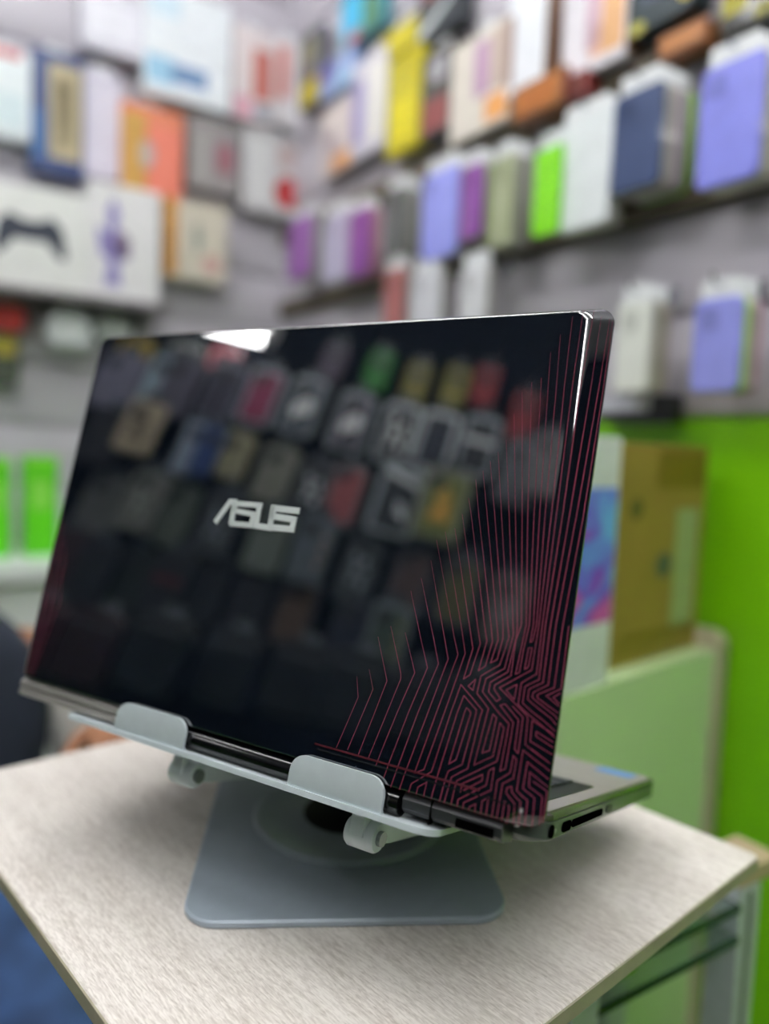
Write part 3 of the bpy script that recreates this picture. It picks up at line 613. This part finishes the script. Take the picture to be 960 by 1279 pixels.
package('gift_box', 'white and red striped box nearest the corner on the back wall', 'box', 'back', (343, 50, 388, 160), .05, '#d9d6d8', [(.1, .3, .4, .9, '#c98078'), (.5, .1, .9, .5, '#e4e4ea')], group=g)
package('blister_pack', 'grey white blister pack with a red spot', 'pack', 'back', (304, 166, 376, 268), .04, '#c3c2c4', [(.55, .1, .98, .5, '#b5262a', 'oval'), (.1, .1, .5, .9, '#d3d4d4'), (.6, .6, .9, .9, '#b9a6a4')], group=g)
package('blister_pack', 'grey and dark red pack beside the orange box', 'pack', 'back', (236, 150, 298, 240), .04, '#8e8988', [(.55, .3, .9, .7, '#94616c'), (.05, .1, .45, .8, '#9d9a98')], group=g)
package('console_box', 'long white game controller box with a black gamepad picture', 'box', 'back', (-60, 222, 112, 352), .10, '#e6e8e4', [(.30, .32, .84, .72, '#2f3644', PADC)], side='#d8d8dc', group=g, off=.13, hang=False)
package('figure_box', 'white box with a purple figure picture', 'box', 'back', (112, 240, 200, 384), .10, '#e4e4e4', [(.05, .12, .62, .88, '#8a80bc', FIG), (.32, .35, .58, .6, '#a08aa0', 'oval')], group=g, off=.13, hang=False)
package('gift_box', 'cream box with an orange edge and small green figure', 'box', 'back', (206, 252, 284, 350), .06, '#cfc9b8', [(0, .02, .2, .98, '#c89040'), (.42, .35, .62, .75, '#7d8f86', FIG), (.6, .1, .9, .35, '#c9a29a', 'oval')], group=g, hang=False)
# shelf carrying the long boxes
m_shelf = mat('grey_metal_shelf', '#7e7a7c', 0.4, 0.3)
c0, w0, h0 = wall_rect('back', -60, 350, 200, 380, .13)
a0 = hit(-70, 345, ER, S_BACK+.13); b0 = hit(200, 388, ER, S_BACK+.13)
zs = hit(60, 362, ER, S_BACK+.13).z-.004
sh = thing('wall_shelf', 'slim grey metal shelf under the white game boxes', 'shelf', (0, 0, 0))
wa, wb = a0.dot(NR), b0.dot(NR)
obj('shelf_board', MB().loft([[room(S_BACK, wa, zs-.012), room(S_BACK+.16, wa, zs-.012), room(S_BACK+.16, wb-.02, zs-.012), room(S_BACK, wb-.02, zs-.012)],
    [room(S_BACK, wa, zs), room(S_BACK+.16, wa, zs), room(S_BACK+.16, wb-.02, zs), room(S_BACK, wb-.02, zs)]]).me('shelf_board', False), m_shelf, sh)
for q in (wa-.05, (wa+wb)/2, wb+.03):
    obj('shelf_bracket', MB().loft([[room(S_BACK, q+d_, zs-.012), room(S_BACK+.14, q+d_, zs-.012), room(S_BACK+.13, q+d_, zs-.022), room(S_BACK, q+d_, zs-.08)] for d_ in (0, .004)]).me('shelf_bracket', False), m_shelf, sh)
for k in bpy.data.objects:
    if k.name.startswith(('console_box', 'figure_box')): k.location.z = zs+.0003
# small goods hanging under the shelf
package('toy_pack', 'red pack hanging under the shelf', 'pack', 'back', (-12, 378, 34, 414), .05, '#c63a34', [(.1, .2, .9, .8, '#d2453c', 'oval')], group=g, shape='pouch')
package('toy_pack', 'olive and black pack hanging under the red pack', 'pack', 'back', (-14, 416, 26, 482), .05, '#50584a', [(.1, .55, .9, .95, '#b0a23a', 'oval')], group=g, shape='pouch')
package('cable_pouch', 'white rounded pouch hanging under the shelf', 'pouch', 'back', (58, 392, 116, 432), .06, '#dde3e4', [(.2, .2, .8, .8, '#e8ecec', 'oval')], group=g, shape='pouch', off=.10)
package('cable_pouch', 'flat pale grey pack beside the white pouch', 'pack', 'back', (118, 402, 168, 424), .05, '#d2d8d8', [(.1, .2, .9, .8, '#dfe4e4')], group=g, shape='pouch')

# ------------------------------------------------------------------ white counter and green cartons along the back wall
m_white = mat('white_laminate', '#e9ecec', 0.35, var=0.02)
zc = hit(50, 694, ER, S_BACK+.22).z
cn = thing('wall_counter', 'long white laminate counter against the back wall', 'counter', (0, 0, 0))
sF = S_BACK+.36
def rb(s0, s1, w0_, w1_, z0_, z1_):
    return MB().loft([[room(s0, w0_, z), room(s1, w0_, z), room(s1, w1_, z), room(s0, w1_, z)] for z in (z0_, z1_)])
obj('worktop', rb(S_BACK, sF+.02, -.98, .98, zc-.03, zc).me('worktop', False), m_white, cn)
obj('cabinet_body', rb(S_BACK, sF-.02, -.97, .97, .06, zc-.03).me('cabinet_body', False), m_white, cn)
obj('plinth', rb(S_BACK, sF-.06, -.96, .96, 0, .06).me('plinth', False), cm('#5c5c5e', .5), cn)
for k in range(4):
    d0 = -.96+k*.48
    d_ = obj('door', rb(sF-.02, sF-.003, d0+.005, d0+.475, .08, zc-.04).me('door', False), m_white, cn)
    obj('handle', MB().tube([room(sF+.012, d0+.43, zc-.22), room(sF+.012, d0+.43, zc-.10)], .005, 8).me('handle'), m_chrome, d_)
def green_carton(label, px0, px1, py0):
    n, o = ER, S_BACK+.22
    a, b, t = hit(px0, 632, n, o), hit(px1, 632, n, o), hit((px0+px1)/2, py0, n, o)
    w_ = (b-a).length; h_ = t.z-zc; c = (a+b)/2
    q = thing('green_carton', label, 'box', V((c.x, c.y, zc))+INTO['back']*.06, ANG['back'], 'green cartons on the white counter')
    obj('carton', slab(MB(), w_, h_, .06, .004, .001, 3, cz=h_/2).me('green_carton'), cm('#5ccf12', .4), q)
    obj('lid_flap', slab(MB(), w_*.96, .012, .0008, .002, .0002, 2, 0, h_-.01, -.0598).me('lid_flap'), cm('#8fe04a', .4), q)
    obj('print_patch', slab(MB(), w_*.6, h_*.3, .0006, .004, .0001, 3, 0, h_*.62, -.0598).me('print_patch'), cm('#8be050', .4), q)
green_carton('bright green carton nearer the middle of the white counter', 30, 72, 570)
green_carton('bright green carton at the end of the white counter', -30, 14, 572)

# ================================================================== LOW CABINET WITH CARTONS, GLASS CASE
# pale green cabinet: its front runs parallel to the table's edge
CD = (QB-QL).normalized(); CN = V((CD.y, -CD.x, 0)); 
if CN.dot(V((0, 1, 0))) < 0: CN = -CN                    # CN points away from the camera
pe = hit(893, 812, V((0, 1, 0)), 1.06); zcab = pe.z
po = V((pe.x, pe.y, 0)); cang = math.atan2(CD.y, CD.x)
m_pale = mat('pale_green_gloss_panel', '#d0e8b4', 0.22, var=0.03, scale=5)
m_beige = mat('beige_edge_board', '#b9b096', 0.5, var=0.05)
cab = thing('low_cabinet', 'low pale green cabinet with a beige edge board carrying the cartons', 'cabinet', po, cang)
CL, CDP = .36, .20                                       # length to the left, depth
obj('front_panel', MB().box((-CL, 0, .0), (0, .016, zcab)).me('front_panel', False), m_pale, cab)
obj('side_panel', slab(MB(), .016, zcab-.001, .18, .001, .0005, 2, -CL+.008, (zcab-.001)/2, .197).me('side_panel'), m_pale, cab)
obj('top_panel', MB().box((-CL, .0162, zcab-.018), (-.0005, CDP, zcab-.0005)).me('top_panel', False), m_pale, cab)
obj('edge_board', MB().loft([[(x, y, z) for y, z in ((-.006, 0), (CDP, 0), (CDP, zcab+.024), (.010, zcab+.024), (0, zcab+.019), (-.006, zcab+.008))] for x in (.0002, .026)]).me('edge_board', False), m_beige, cab)
obj('back_panel', MB().box((-CL+.017, CDP-.012, .0), (-.0005, CDP-.001, zcab-.02)).me('back_panel', False), m_pale, cab)
def on_cab(px_, py_, yoff):                              # x along the cabinet for a pixel column, on a plane yoff behind its front
    p = hit(px_, py_, CN, po.dot(CN)+yoff)-po; return p.dot(CD), p.z
x0, _ = on_cab(768, 700, .03); x1, zt = on_cab(908, 700, .03); _, zt = on_cab(838, 556, .03)
bx = thing('brown_carton', 'brown cardboard carton with a pale label standing on the low cabinet', 'box', po+CD*((x0+min(x1, -.001))/2)+CN*.03+UP*zcab, cang)
bw, bh, bd = min(x1, -.001)-x0, zt-zcab, .07
m_card = mat('brown_cardboard', '#9a8238', 0.6, var=0.08, scale=12)
obj('carton', slab(MB(), bw, bh, bd, .002, .0008, 2, 0, bh/2, bd).me('brown_carton'), m_card, bx)
def face_patch(t, nm, x0_, z0_, x1_, z1_, W_, H_, col, kind='rect', yf=0.0):
    cx, cz, pw, ph = ((x0_+x1_)/2-.5)*W_, (z0_+z1_)/2*H_, (x1_-x0_)*W_, (z1_-z0_)*H_; pm = MB()
    if kind == 'rect': slab(pm, pw, ph, .0006, .003, .0001, 3, cx, cz, yf+.0002)
    else:
        ring = [(cx+pw/2*math.cos(2*math.pi*k/20), cz+ph/2*math.sin(2*math.pi*k/20)) for k in range(20)]
        pm.loft([[(x, yy, z) for x, z in ring] for yy in (yf+.0002, yf-.0005)])
    return obj(nm, pm.me(nm), cm(col, .5), t)
face_patch(bx, 'paper_label', .66, .12, .92, .70, bw, bh, '#a3b07c')
face_patch(bx, 'print_mark', .45, .38, .62, .50, bw, bh, '#4e5a50', 'oval')
face_patch(bx, 'print_mark', .12, .66, .26, .76, bw, bh, '#5f5526', 'oval')
face_patch(bx, 'top_patch', .40, .80, .98, .97, bw, bh, '#7d681c')  # darker brown patch across the upper right of the front
face_patch(bx, 'bottom_print', .05, .03, .95, .14, bw, bh, '#84701f')
x0, _ = on_cab(672, 700, .004); x1, _ = on_cab(768, 700, .004); _, zt = on_cab(755, 545, .004)
ww, wh, wd = x1-x0-.001, zt-zcab, .035
wx = thing('tablet_box', 'white upright tablet box with a purple and blue swirl picture', 'box', po+CD*((x0+x1)/2)+CN*.004+UP*zcab, cang)
obj('carton', slab(MB(), ww, wh, wd, .003, .0008, 3, 0, wh/2, wd).me('tablet_box'), cm('#e6e8ea', .35, .3), wx)
pc = face_patch(wx, 'picture', .34, .26, .985, .80, ww, wh, '#7fb6ee')
sw = bpy.data.materials.new('purple_blue_swirl_print'); sw.use_nodes = True; nt = sw.node_tree
tc = nt.nodes.new('ShaderNodeTexCoord'); nz = nt.nodes.new('ShaderNodeTexNoise'); nz.inputs['Scale'].default_value = 14; nz.inputs['Detail'].default_value = 1.5; nz.inputs['Distortion'].default_value = 1.2
rp = nt.nodes.new('ShaderNodeValToRGB'); rp.color_ramp.elements[0].position = .32; rp.color_ramp.elements[0].color = (*lin('#d45cb8'), 1); rp.color_ramp.elements[1].position = .66; rp.color_ramp.elements[1].color = (*lin('#74c2f4'), 1)
e1 = rp.color_ramp.elements.new(.43); e1.color = (*lin('#7a4ad6'), 1); e1 = rp.color_ramp.elements.new(.54); e1.color = (*lin('#6f93ee'), 1)
nt.links.new(tc.outputs['Object'], nz.inputs['Vector']); nt.links.new(nz.outputs['Fac'], rp.inputs[0]); nt.links.new(rp.outputs[0], nt.nodes['Principled BSDF'].inputs['Base Color'])
pc.data.materials.clear(); pc.data.materials.append(sw)
# black bar with a silver patch on the wall above the cartons
_c, _w, _h = wall_rect('right', 745, 495, 832, 520, .03)
package('wall_bar', 'black and silver bar fixed above the green wall panel', 'rail', 'right', (742, 494, 834, 528), .03, '#1a1b1d', [(.02, .4, .75, .98, '#b9bbc4')], hang=False)

# glass display case below the table's right edge
m_glass = mat('green_tinted_glass', '#c6d4cc', 0.03, var=0.0, trans=0.92, ior=1.45)
m_gedge = mat('dark_green_glass_edge', '#1d3a30', 0.15)
m_post = mat('aluminium_profile', '#c5ccd0', 0.35, 0.2)
gs0, gs1, gw0, gw1 = -.545, -.378, -.672, -.46
gc = thing('glass_display_case', 'glass display case with aluminium posts beside the table', 'display case', room((gs0+gs1)/2, (gw0+gw1)/2, 0), 0)
off = gc.location
def gb(nm, s0, s1, w0_, w1_, z0_, z1_, mt):
    mb = rb(s0, s1, w0_, w1_, z0_, z1_); mb.v = [p-off for p in mb.v]; return obj(nm, mb.me(nm, False), mt, gc)
for z in (.772, .802): 
    gb('glass_pane', gs0, gs1-.002, gw0+.03, gw1, z-.006, z, m_glass); gb('pane_edge', gs1-.0019, gs1+.001, gw0+.03, gw1, z-.006, z, m_gedge)
gb('glass_shelf', gs0, gs1-.004, gw0+.03, gw1, .44, .446, m_glass)
for (a, b) in ((gs1-.03, gs1), (gs0, gs0+.03)):
    for (c_, d_) in ((gw0, gw0+.03), (gw1-.0005, gw1+.0295)):
        p = gb('post', a, b, c_, d_, 0, .815, m_post)
gb('post_groove', gs1-.0005, gs1+.0006, gw0+.012, gw0+.018, 0, .81, cm('#54585c', .4))
gb('back_panel', gs0-.012, gs0-.001, gw0, gw1+.03, .05, .76, m_pale)
gb('bottom_panel', gs0, gs1-.03, gw0+.03, gw1, .06, .09, m_white)
gb('corner_block', gs1-.045, gs1-.001, gw0-.03, gw0+.03, .816, .832, mat('beige_plastic_block', '#b9a684', 0.5))
cl_ = MB().tube([room(gs1+.004, gw1-.03, .80)-off, room(gs1+.004, gw1-.005, .80)-off], .006, 10); obj('corner_clip', cl_.me('corner_clip'), m_chrome, gc)

# ================================================================== WALL OF CASES SEEN IN THE LID (left wall)
def lens_item(label, px_, py_, w_, h_, col, kind=None, kcol='#e8ecec', frame=None, off=.07, cat='phone case', group='phone cases on the dark left wall', hang=True):
    d = .014; th_ = .05 if cat == 'pouch' else .02
    while True:                                          # hang it in front of whatever already hangs there
        c = mirror_left(px_, py_, off); s_ = c.dot(ER); bx4 = (s_-w_/2-.002, s_+w_/2+.002, c.z-h_/2-.002, c.z+h_/2+.024, off-th_, off)
        if not any(bx4[0] < q[1] and q[0] < bx4[1] and bx4[2] < q[3] and q[2] < bx4[3] and bx4[4] < q[5] and q[4] < bx4[5] for q in HUNG): break
        off += .005
    HUNG.append(bx4); ang = ANG['left']
    t = thing('boxed_case' if cat == 'phone case' else 'carry_pouch', label, cat, c+INTO['left']*d-UP*(h_/2), ang, group)
    if cat == 'pouch':
        mb = MB().loft([[(x*k, -.045*tt, h_/2+z*k) for x, z in rrect(w_, h_, .028, 5)] for tt, k in ((0, .9), (.2, .98), (.5, 1), (.8, .97), (1, .86))])
        obj('pouch_body', mb.me('pouch_body'), cm(col, .4), t)
        obj('zip', MB().tube([(-w_*.36, -.0445, h_*.78), (w_*.36, -.0445, h_*.78)], .0025, 8).me('zip'), cm('#5a5f66', .3), t)
        if kind: obj('tag', slab(MB(), .022, .03, .003, .004, .0006, 3, -w_*.3, .03, -.040).me('tag'), cm(kcol, .5), t)
    else:
        obj('shell', shell_mesh(w_, h_, d), cm(frame or col, .55), t, (0, 0, h_/2))
        if frame: obj('case_back', slab(MB(), w_*.76, h_*.84, .003, .008, .0008, 3, 0, h_*.48, -d+.0006).me('case_back'), cm(col, .5), t)
        obj('camera_window', cam_mesh(), cm('#202328', .3), t, (w_*.5-.028, -d-.0012 if frame else -d+.0004, h_-.032))
        ps = []
        if kind == 'dots': ps = [(.3, .28, .18), (.66, .30, .14), (.6, .47, .20), (.36, .62, .16), (.7, .66, .16), (.22, .46, .12)]
        if kind == 'blob': ps = [(.35, .5, .36), (.62, .38, .30)]
        if kind == 'flame': ps = [(.36, .34, .22), (.64, .32, .22), (.5, .44, .26), (.38, .56, .16), (.62, .58, .14), (.5, .68, .14)]
        if kind == 'edge': ps = [(.15, .5, .12), (.15, .3, .12), (.15, .7, .12)]
        for (a, b, r_) in ps:
            ring = [((a-.5)*w_*.8+r_*w_*.5*math.cos(2*math.pi*k/14), b*h_+r_*h_*.42*math.sin(2*math.pi*k/14)) for k in range(14)]
            obj('print_patch', MB().loft([[(x, yy, z) for x, z in ring] for yy in (-d-.0020, -d-.0032)]).me('print_patch'), cm(kcol, .4), t)
        if kind == 'band': obj('print_patch', slab(MB(), w_*.76, h_*.1, .0012, .002, .0002, 2, 0, h_*.56, -d-.002).me('print_patch'), cm(kcol, .4), t)
        if kind == 'slash':
            ring = [(-w_*.36, h_*.70), (w_*.36, h_*.82), (w_*.36, h_*.90), (-w_*.36, h_*.80)]
            obj('print_patch', MB().loft([[(x, yy, z) for x, z in ring] for yy in (-d-.0020, -d-.0032)]).me('print_patch'), cm(kcol, .4), t)
            ring = [(-w_*.30, h_*.2), (-w_*.05, h_*.3), (0, h_*.48), (-w_*.2, h_*.42)]
            obj('print_patch', MB().loft([[(x, yy, z) for x, z in ring] for yy in (-d-.0020, -d-.0032)]).me('print_patch'), cm(kcol, .4), t)
    if hang:
        obj('hang_tab', tab_mesh(.04, .026), cm('#3c444c' if cat != 'pouch' else '#6a7076', .3), t, (0, -.006, h_+.01))
        b = c+INTO['left']*off
        hook('left', V((b.x, b.y, c.z+h_/2+.014)), off+.004, 'chrome hook behind the ' + ' '.join(label.split()[:12]))
    return t
HUNG = []
CW, CH = .082, .150
T = [  # label, px, py, w, h, colour, kind, print colour, frame colour
 ('mid green card hanging in the top row', 472, 462, .056, .105, '#1f7a1e', None, '', None), ('olive yellow card next to the green card', 519, 478, .056, .105, '#7d7626', None, '', None),
 ('olive yellow card next to the red card', 568, 482, .056, .105, '#7d7626', None, '', None), ('red card next to the olive yellow card', 605, 482, .056, .105, '#85191f', None, '', None),
 ('red card at the end of the top row', 653, 520, .056, .12, '#85191f', None, '', None), ('dark purple card in the top row', 415, 452, .056, .1, '#4a3c50', None, '', None),
 ('rose pink card hanging high', 280, 448, .075, .06, '#d8747c', None, '', None), ('pale grey card hanging high', 232, 440, .085, .05, '#8f938e', None, '', None), ('mustard card hanging high', 170, 434, .08, .05, '#a08a2a', None, '', None),
 ('wide lavender grey wallet case', 146, 474, .11, CH, '#6f6f82', None, '', None), ('pale blue grey slim case', 192, 478, .05, .15, '#8fa4b0', None, '', None), ('dark mauve grey case', 222, 482, CW, CH, '#4f4c5c', None, '', None),
 ('grey mauve case with a dark middle', 276, 488, CW, CH, '#2e2c40', None, '', '#6a6a7c'), ('maroon case in a grey frame', 326, 494, CW, CH, '#8a2050', None, '', '#9a9fa8'),
 ('white case with two pale blots', 378, 506, CW, CH, '#3a4450', 'blob', '#f2f5f5', '#9aa3aa'), ('plum and white case in a grey frame', 438, 526, CW, CH, '#3a2e44', 'blob', '#f0f3f4', '#a2aab0'),
 ('black case with white scribble print', 496, 540, CW, CH, '#1b2026', 'dots', '#eef2f2', '#c4ccd0'), ('dark navy case in a white frame', 544, 550, CW, CH, '#0f1c30', None, '', '#d2d9dd'),
 ('black case crossed by a white band', 597, 556, CW, CH, '#141b24', 'band', '#e4e8ea', '#a4acb3'), ('plain grey case near the lid edge', 648, 590, CW, CH, '#5b6066', None, '', '#757a80'),
 ('grey ribbed case at the row end', 684, 580, CW, CH, '#6d6f70', None, '', None),
 ('beige case with a dark badge', 174, 532, .085, .13, '#a89c84', 'dots', '#4a443a', None), ('black blank case left of the beige badge case', 128, 545, .10, .14, '#10141c', None, '', None),
 ('pale grey blue slim pack', 236, 558, .05, .13, '#8a98a8', None, '', None), ('narrow royal blue pack beside the cream pack', 258, 562, .05, .12, '#1f3f78', None, '', None), ('cream square pack with a small mark', 290, 568, .075, .115, '#9c9878', 'edge', '#5b5a4a', None),
 ('olive grey case under the maroon case', 343, 592, CW, .14, '#74766a', None, '', None), ('dark case with white letter marks', 390, 610, CW, .13, '#20262e', 'dots', '#d5dbde', None), ('dusty red case in a grey frame', 430, 617, CW, .15, '#9a4e50', None, '', '#5d6468'),
 ('dark case with a white slash', 496, 624, .10, .165, '#1e2830', 'slash', '#dfe6e8', '#a9b4ba'), ('case with a yellow and orange flame picture', 552, 630, .10, .165, '#6f7a3a', 'flame', '#d9a53a', '#8a8f78'),
 ('grey case left of the logo row', 128, 628, .10, .14, '#5c5f5e', None, '', None), ('mottled grey case with paler spots', 178, 625, CW, .14, '#6a6d68', 'dots', '#9aa09a', None), ('plain grey green case', 216, 642, CW, .15, '#5f6a5f', None, '', None),
 ('charcoal case behind the logo', 272, 652, CW, .15, '#363d44', 'dots', '#808a90', None), ('light grey green case behind the logo', 334, 676, CW, .14, '#68736a', None, '', None),
 ('grey case with dots and an orange stripe', 388, 686, CW, .15, '#59646c', 'edge', '#b09078', None), ('dark grey case with pale dots', 448, 710, CW, .15, '#3e464c', 'dots', '#98a4a8', None), ('brown case under the flame picture case', 512, 722, CW, .15, '#54403c', None, '', '#4a5058'),
 ('olive case right of the brown case', 572, 738, CW, .15, '#5a5a34', None, '', '#4e545a'), ('smoke grey case beside the olive case', 632, 762, CW, .15, '#62605e', 'blob', '#86888a', None),
 ('black case at the start of the fourth row', 66, 700, .10, .15, '#2e1c22', None, '', None), ('matt black case second in the fourth row', 112, 719, CW, .15, '#151d26', None, '', None), ('black green case third in the fourth row', 158, 724, CW, .15, '#13221f', None, '', None),
 ('black case with a dark red foot', 207, 730, CW, .15, '#1b222a', 'band', '#5a2424', None), ('matt black case fifth in the fourth row', 257, 734, CW, .15, '#182028', None, '', None), ('matt black case sixth in the fourth row', 312, 748, CW, .15, '#1a2028', None, '', None),
 ('brown leather look case', 368, 762, CW, .15, '#5a4636', None, '', '#3e4046'), ('deep navy case beside the leather look case', 434, 796, CW, .14, '#0c1a30', None, '', '#20262e'), ('grey and green case in clear wrap', 482, 796, CW, .14, '#42544a', 'edge', '#a8a46a', '#6e7a7c'),
]
for (lb, px_, py_, w_, h_, col, kd, kc, fr) in T:
    if 'card' in lb and kd is None: lens_item(lb, px_, py_, w_, h_, col, None, off=.055)
    else: lens_item(lb, px_, py_, w_, h_, col, kd, kc or '#e8ecec', fr)
for (lb, px_, py_, col) in (('maroon zipped pouch at the end of the bottom row', 40, 795, '#3a1a22'), ('dark wine zipped pouch in the bottom row', 113, 812, '#2c1a20'), ('black zipped pouch third in the bottom row', 195, 818, '#10181f'),
        ('black zipped pouch fourth in the bottom row', 285, 836, '#111a20'), ('black zipped pouch fifth in the bottom row', 370, 852, '#10161b'), ('black zipped pouch sixth in the bottom row', 442, 866, '#121b1f'), ('black zipped pouch seventh in the bottom row', 516, 880, '#10161b'), ('black zipped pouch eighth in the bottom row', 590, 890, '#10161b')):
    lens_item(lb, px_, py_, .125, .15, col, 'tag', '#8a7a3a', None, off=.075, cat='pouch', group='zipped pouches in the bottom row of the left wall')
# lamp on the wall above the cases
pA, pB = mirror_left(248, 408, .06), mirror_left(340, 424, .06)
zl = (pA.z+pB.z)/2+.022
batten('short tube light fixed on the dark wall above the phone cases', V((pB.x, pB.y, zl)), V((pA.x, pA.y, zl)), None, .016, 40.0)

# ================================================================== PERSON ON A STOOL
PP = V((-0.64, 1.06, 0)); PA = R(33)
stool = thing('stool', 'low round stool under the seated person', 'stool', PP, PA)
obj('seat', lathe([(.15, .32), (.16, .33), (.16, .342), (.15, .352)], 28).me('stool_seat'), cm('#2a2c30', .5), stool)
for k in range(4):
    a = R(45+90*k); obj('leg', MB().tube([(.11*math.cos(a),   .11*math.sin(a), .32), (.15*math.cos(a), .15*math.sin(a), 0)], .011, 10).me('leg'), m_steel, stool)
def skinned(name, joints, edges, material, parent, root=0, sub=2):
    me = bpy.data.meshes.new(name); me.from_pydata([j[0] for j in joints], edges, []); me.update()
    o = obj(name, me, material, parent)
    sm = o.modifiers.new('skin', 'SKIN'); sm.use_smooth_shade = True
    for i, j in enumerate(joints):
        sv = me.skin_vertices[0].data[i]; r_ = j[1]; sv.radius = (r_, r_) if not isinstance(r_, tuple) else r_; sv.use_root = (i == root)
    ss = o.modifiers.new('sub', 'SUBSURF'); ss.levels = sub; ss.render_levels = sub
    return o
m_skin = mat('skin_brown', '#9a6a4c', 0.5, var=0.06)
per = thing('person', 'person in navy vest, white sleeves and blue jeans sitting on a low stool', 'person', PP, PA)
# local axes: x = the person's left, -y = forward
J = []; Ed = []
def jn(p, r_, par=None):
    J.append((p, r_)); 
    if par is not None: Ed.append((par, len(J)-1))
    return len(J)-1
pel = jn((0, .02, .47), (.115, .08)); ab = jn((0, .04, .60), (.10, .07), pel); ch = jn((0, .05, .76), (.12, .08), ab); nb = jn((-.01, .045, .90), (.055, .055), ch)
HX = -.06; nk = jn((-.03, .03, .97), .048, nb); hd0 = jn((HX, .015, 1.03), (.062, .072), nk); hd1 = jn((HX, .01, 1.11), (.074, .088), hd0); hd2 = jn((HX, .015, 1.17), (.066, .078), hd1)
hands = []
for sx in (1, -1):
    sh_ = jn((sx*.16, .05, .88), .042, ch); el = jn((.238, .02, .645) if sx > 0 else (-.225, .0, .66), .042, sh_); 
    wr = jn((.228, -.10, .755) if sx > 0 else (-.17, -.20, .60), .027, el); pm = jn((.222, -.145, .785) if sx > 0 else (-.155, -.26, .592), (.036, .018), wr); hands.append((pm, sx))
    kn_h = jn((sx*.10, -.05, .465), .085, pel); kn = jn((sx*.13, -.40, .45), .060, kn_h); an = jn((sx*.13, -.42, .09), .040, kn); he = jn((sx*.13, -.40, .04), .036, an); to = jn((sx*.14, -.56, .03), .030, an)
for pm, sx in hands:
    bx_, by_, bz_ = J[pm][0]
    for k in range(4):
        fx = bx_+sx*(.026-.0175*k); ln = (.062, .075, .080, .070)[3-k] if sx > 0 else (.062, .075, .080, .070)[3-k]
        a = jn((fx, by_-.035, bz_), .0095, pm); b = jn((fx, by_-.035-ln*.55, bz_-.008), .0085, a); jn((fx, by_-.035-ln*.95, bz_-.03), .007, b)
    a = jn((bx_-sx*.040, by_+.002, bz_-.004), .011, pm); b = jn((bx_-sx*.058, by_-.03, bz_-.01), .0095, a); jn((bx_-sx*.060, by_-.055, bz_-.018), .008, b)
body = skinned('body', J, Ed, m_skin, per)
# head details
nose = MB().loft([[(HX+x*k, -.078-d_, z) for x, z in ((-.012, 1.075), (.012, 1.075), (.006, 1.12), (-.006, 1.12))] for d_, k in ((0, 1), (.014, .5))]); obj('nose', nose.me('nose'), m_skin, body)
for sx in (1, -1):
    ey = obj('eye', lathe([(.001, -.006), (.0075, -.003), (.0075, .003), (.001, .006)], 12, (HX+sx*.028, -.0715, 1.112)).me('eye'), cm('#d8d4ce', .3), body)
    obj('pupil', MB().tube([(HX+sx*.028, -.0775, 1.112), (HX+sx*.028, -.0800, 1.112)], .0042, 10).me('pupil'), cm('#1a1512', .2), per)
    obj('eyebrow', MB().tube([(HX+sx*.014, -.080, 1.130), (HX+sx*.028, -.081, 1.134), (HX+sx*.042, -.076, 1.130)], .0030, 8).me('eyebrow'), cm('#15110f', .6), per)
    obj('ear', MB().loft([[(HX+sx*(.070+dx), .012+k*a_, 1.105+k*b_) for a_, b_ in ((-.012, -.02), (.012, -.025), (.018, .02), (-.008, .028))] for dx, k in ((0, 1), (.014, .8))]).me('ear'), m_skin, body)
obj('mouth', MB().loft([[(HX+x, -.080-d_, z) for x, z in ((-.022, 1.052), (0, 1.047), (.022, 1.052), (0, 1.058))] for d_ in (0, .004)]).me('mouth'), cm('#7d4640', .5), body)
hr = MB(); rings = []
for k in range(7):
    ph = math.pi/2*k/6*.98; rings.append([(HX+(.082*math.cos(ph))*math.cos(t), .022+(.094*math.cos(ph))*math.sin(t), 1.125+.105*math.sin(ph)+.02*math.sin(t)*-1*math.cos(ph)) for t in [2*math.pi*q/20 for q in range(20)]])
obj('hair', hr.loft(rings).me('hair'), mat('black_hair', '#15110f', 0.6), body)
# clothes
m_vest = mat('navy_vest_cloth', '#232a3a', 0.8, var=0.12, scale=60); m_shirt = mat('white_shirt_cloth', '#d8d8d2', 0.8, var=0.04); m_jean = mat('blue_denim', '#34507c', 0.85, var=0.35, scale=14)
skinned('vest', [((0, .02, .43), (.175, .135)), ((0, .04, .60), (.15, .115)), ((0, .05, .76), (.162, .115)), ((0, .048, .865), (.125, .092)), ((.145, .05, .895), .082), ((-.145, .05, .895), .082), ((-.015, .045, .945), (.072, .070))], [(0, 1), (1, 2), (2, 3), (2, 4), (2, 5), (3, 6)], m_vest, per)
for sx in (1, -1):
    skinned('sleeve', [((.15, .05, .885), .064), ((.214, .032, .77), .060), ((.238, .02, .66), .052)] if sx > 0 else [((-.15, .05, .885), .066), ((-.20, .025, .775), .060), ((-.222, .01, .70), .055)], [(0, 1), (1, 2)], m_shirt, per)
J2 = [((0, .02, .47), (.15, .11))]; E2 = []
for sx in (1, -1):
    k = len(J2); J2 += [((sx*.10, -.05, .468), .098), ((sx*.13, -.40, .452), .074), ((sx*.13, -.42, .12), .058)]; E2 += [(0, k), (k, k+1), (k+1, k+2)]
skinned('jeans', J2, E2, m_jean, per)
for sx in (1, -1):
    skinned('shoe', [((sx*.13, -.39, .05), .046), ((sx*.135, -.48, .042), .042), ((sx*.14, -.575, .036), .034)], [(0, 1), (1, 2)], cm('#202226', .5), per)

# ------------------------------------------------------------------ things that share a label share a group
seen = {}
for o in list(COL.objects):
    if o.parent is None and 'label' in o.keys(): seen.setdefault(o['label'], []).append(o)
for lb, os_ in seen.items():
    if len(os_) > 1:
        for o in os_: o['group'] = lb
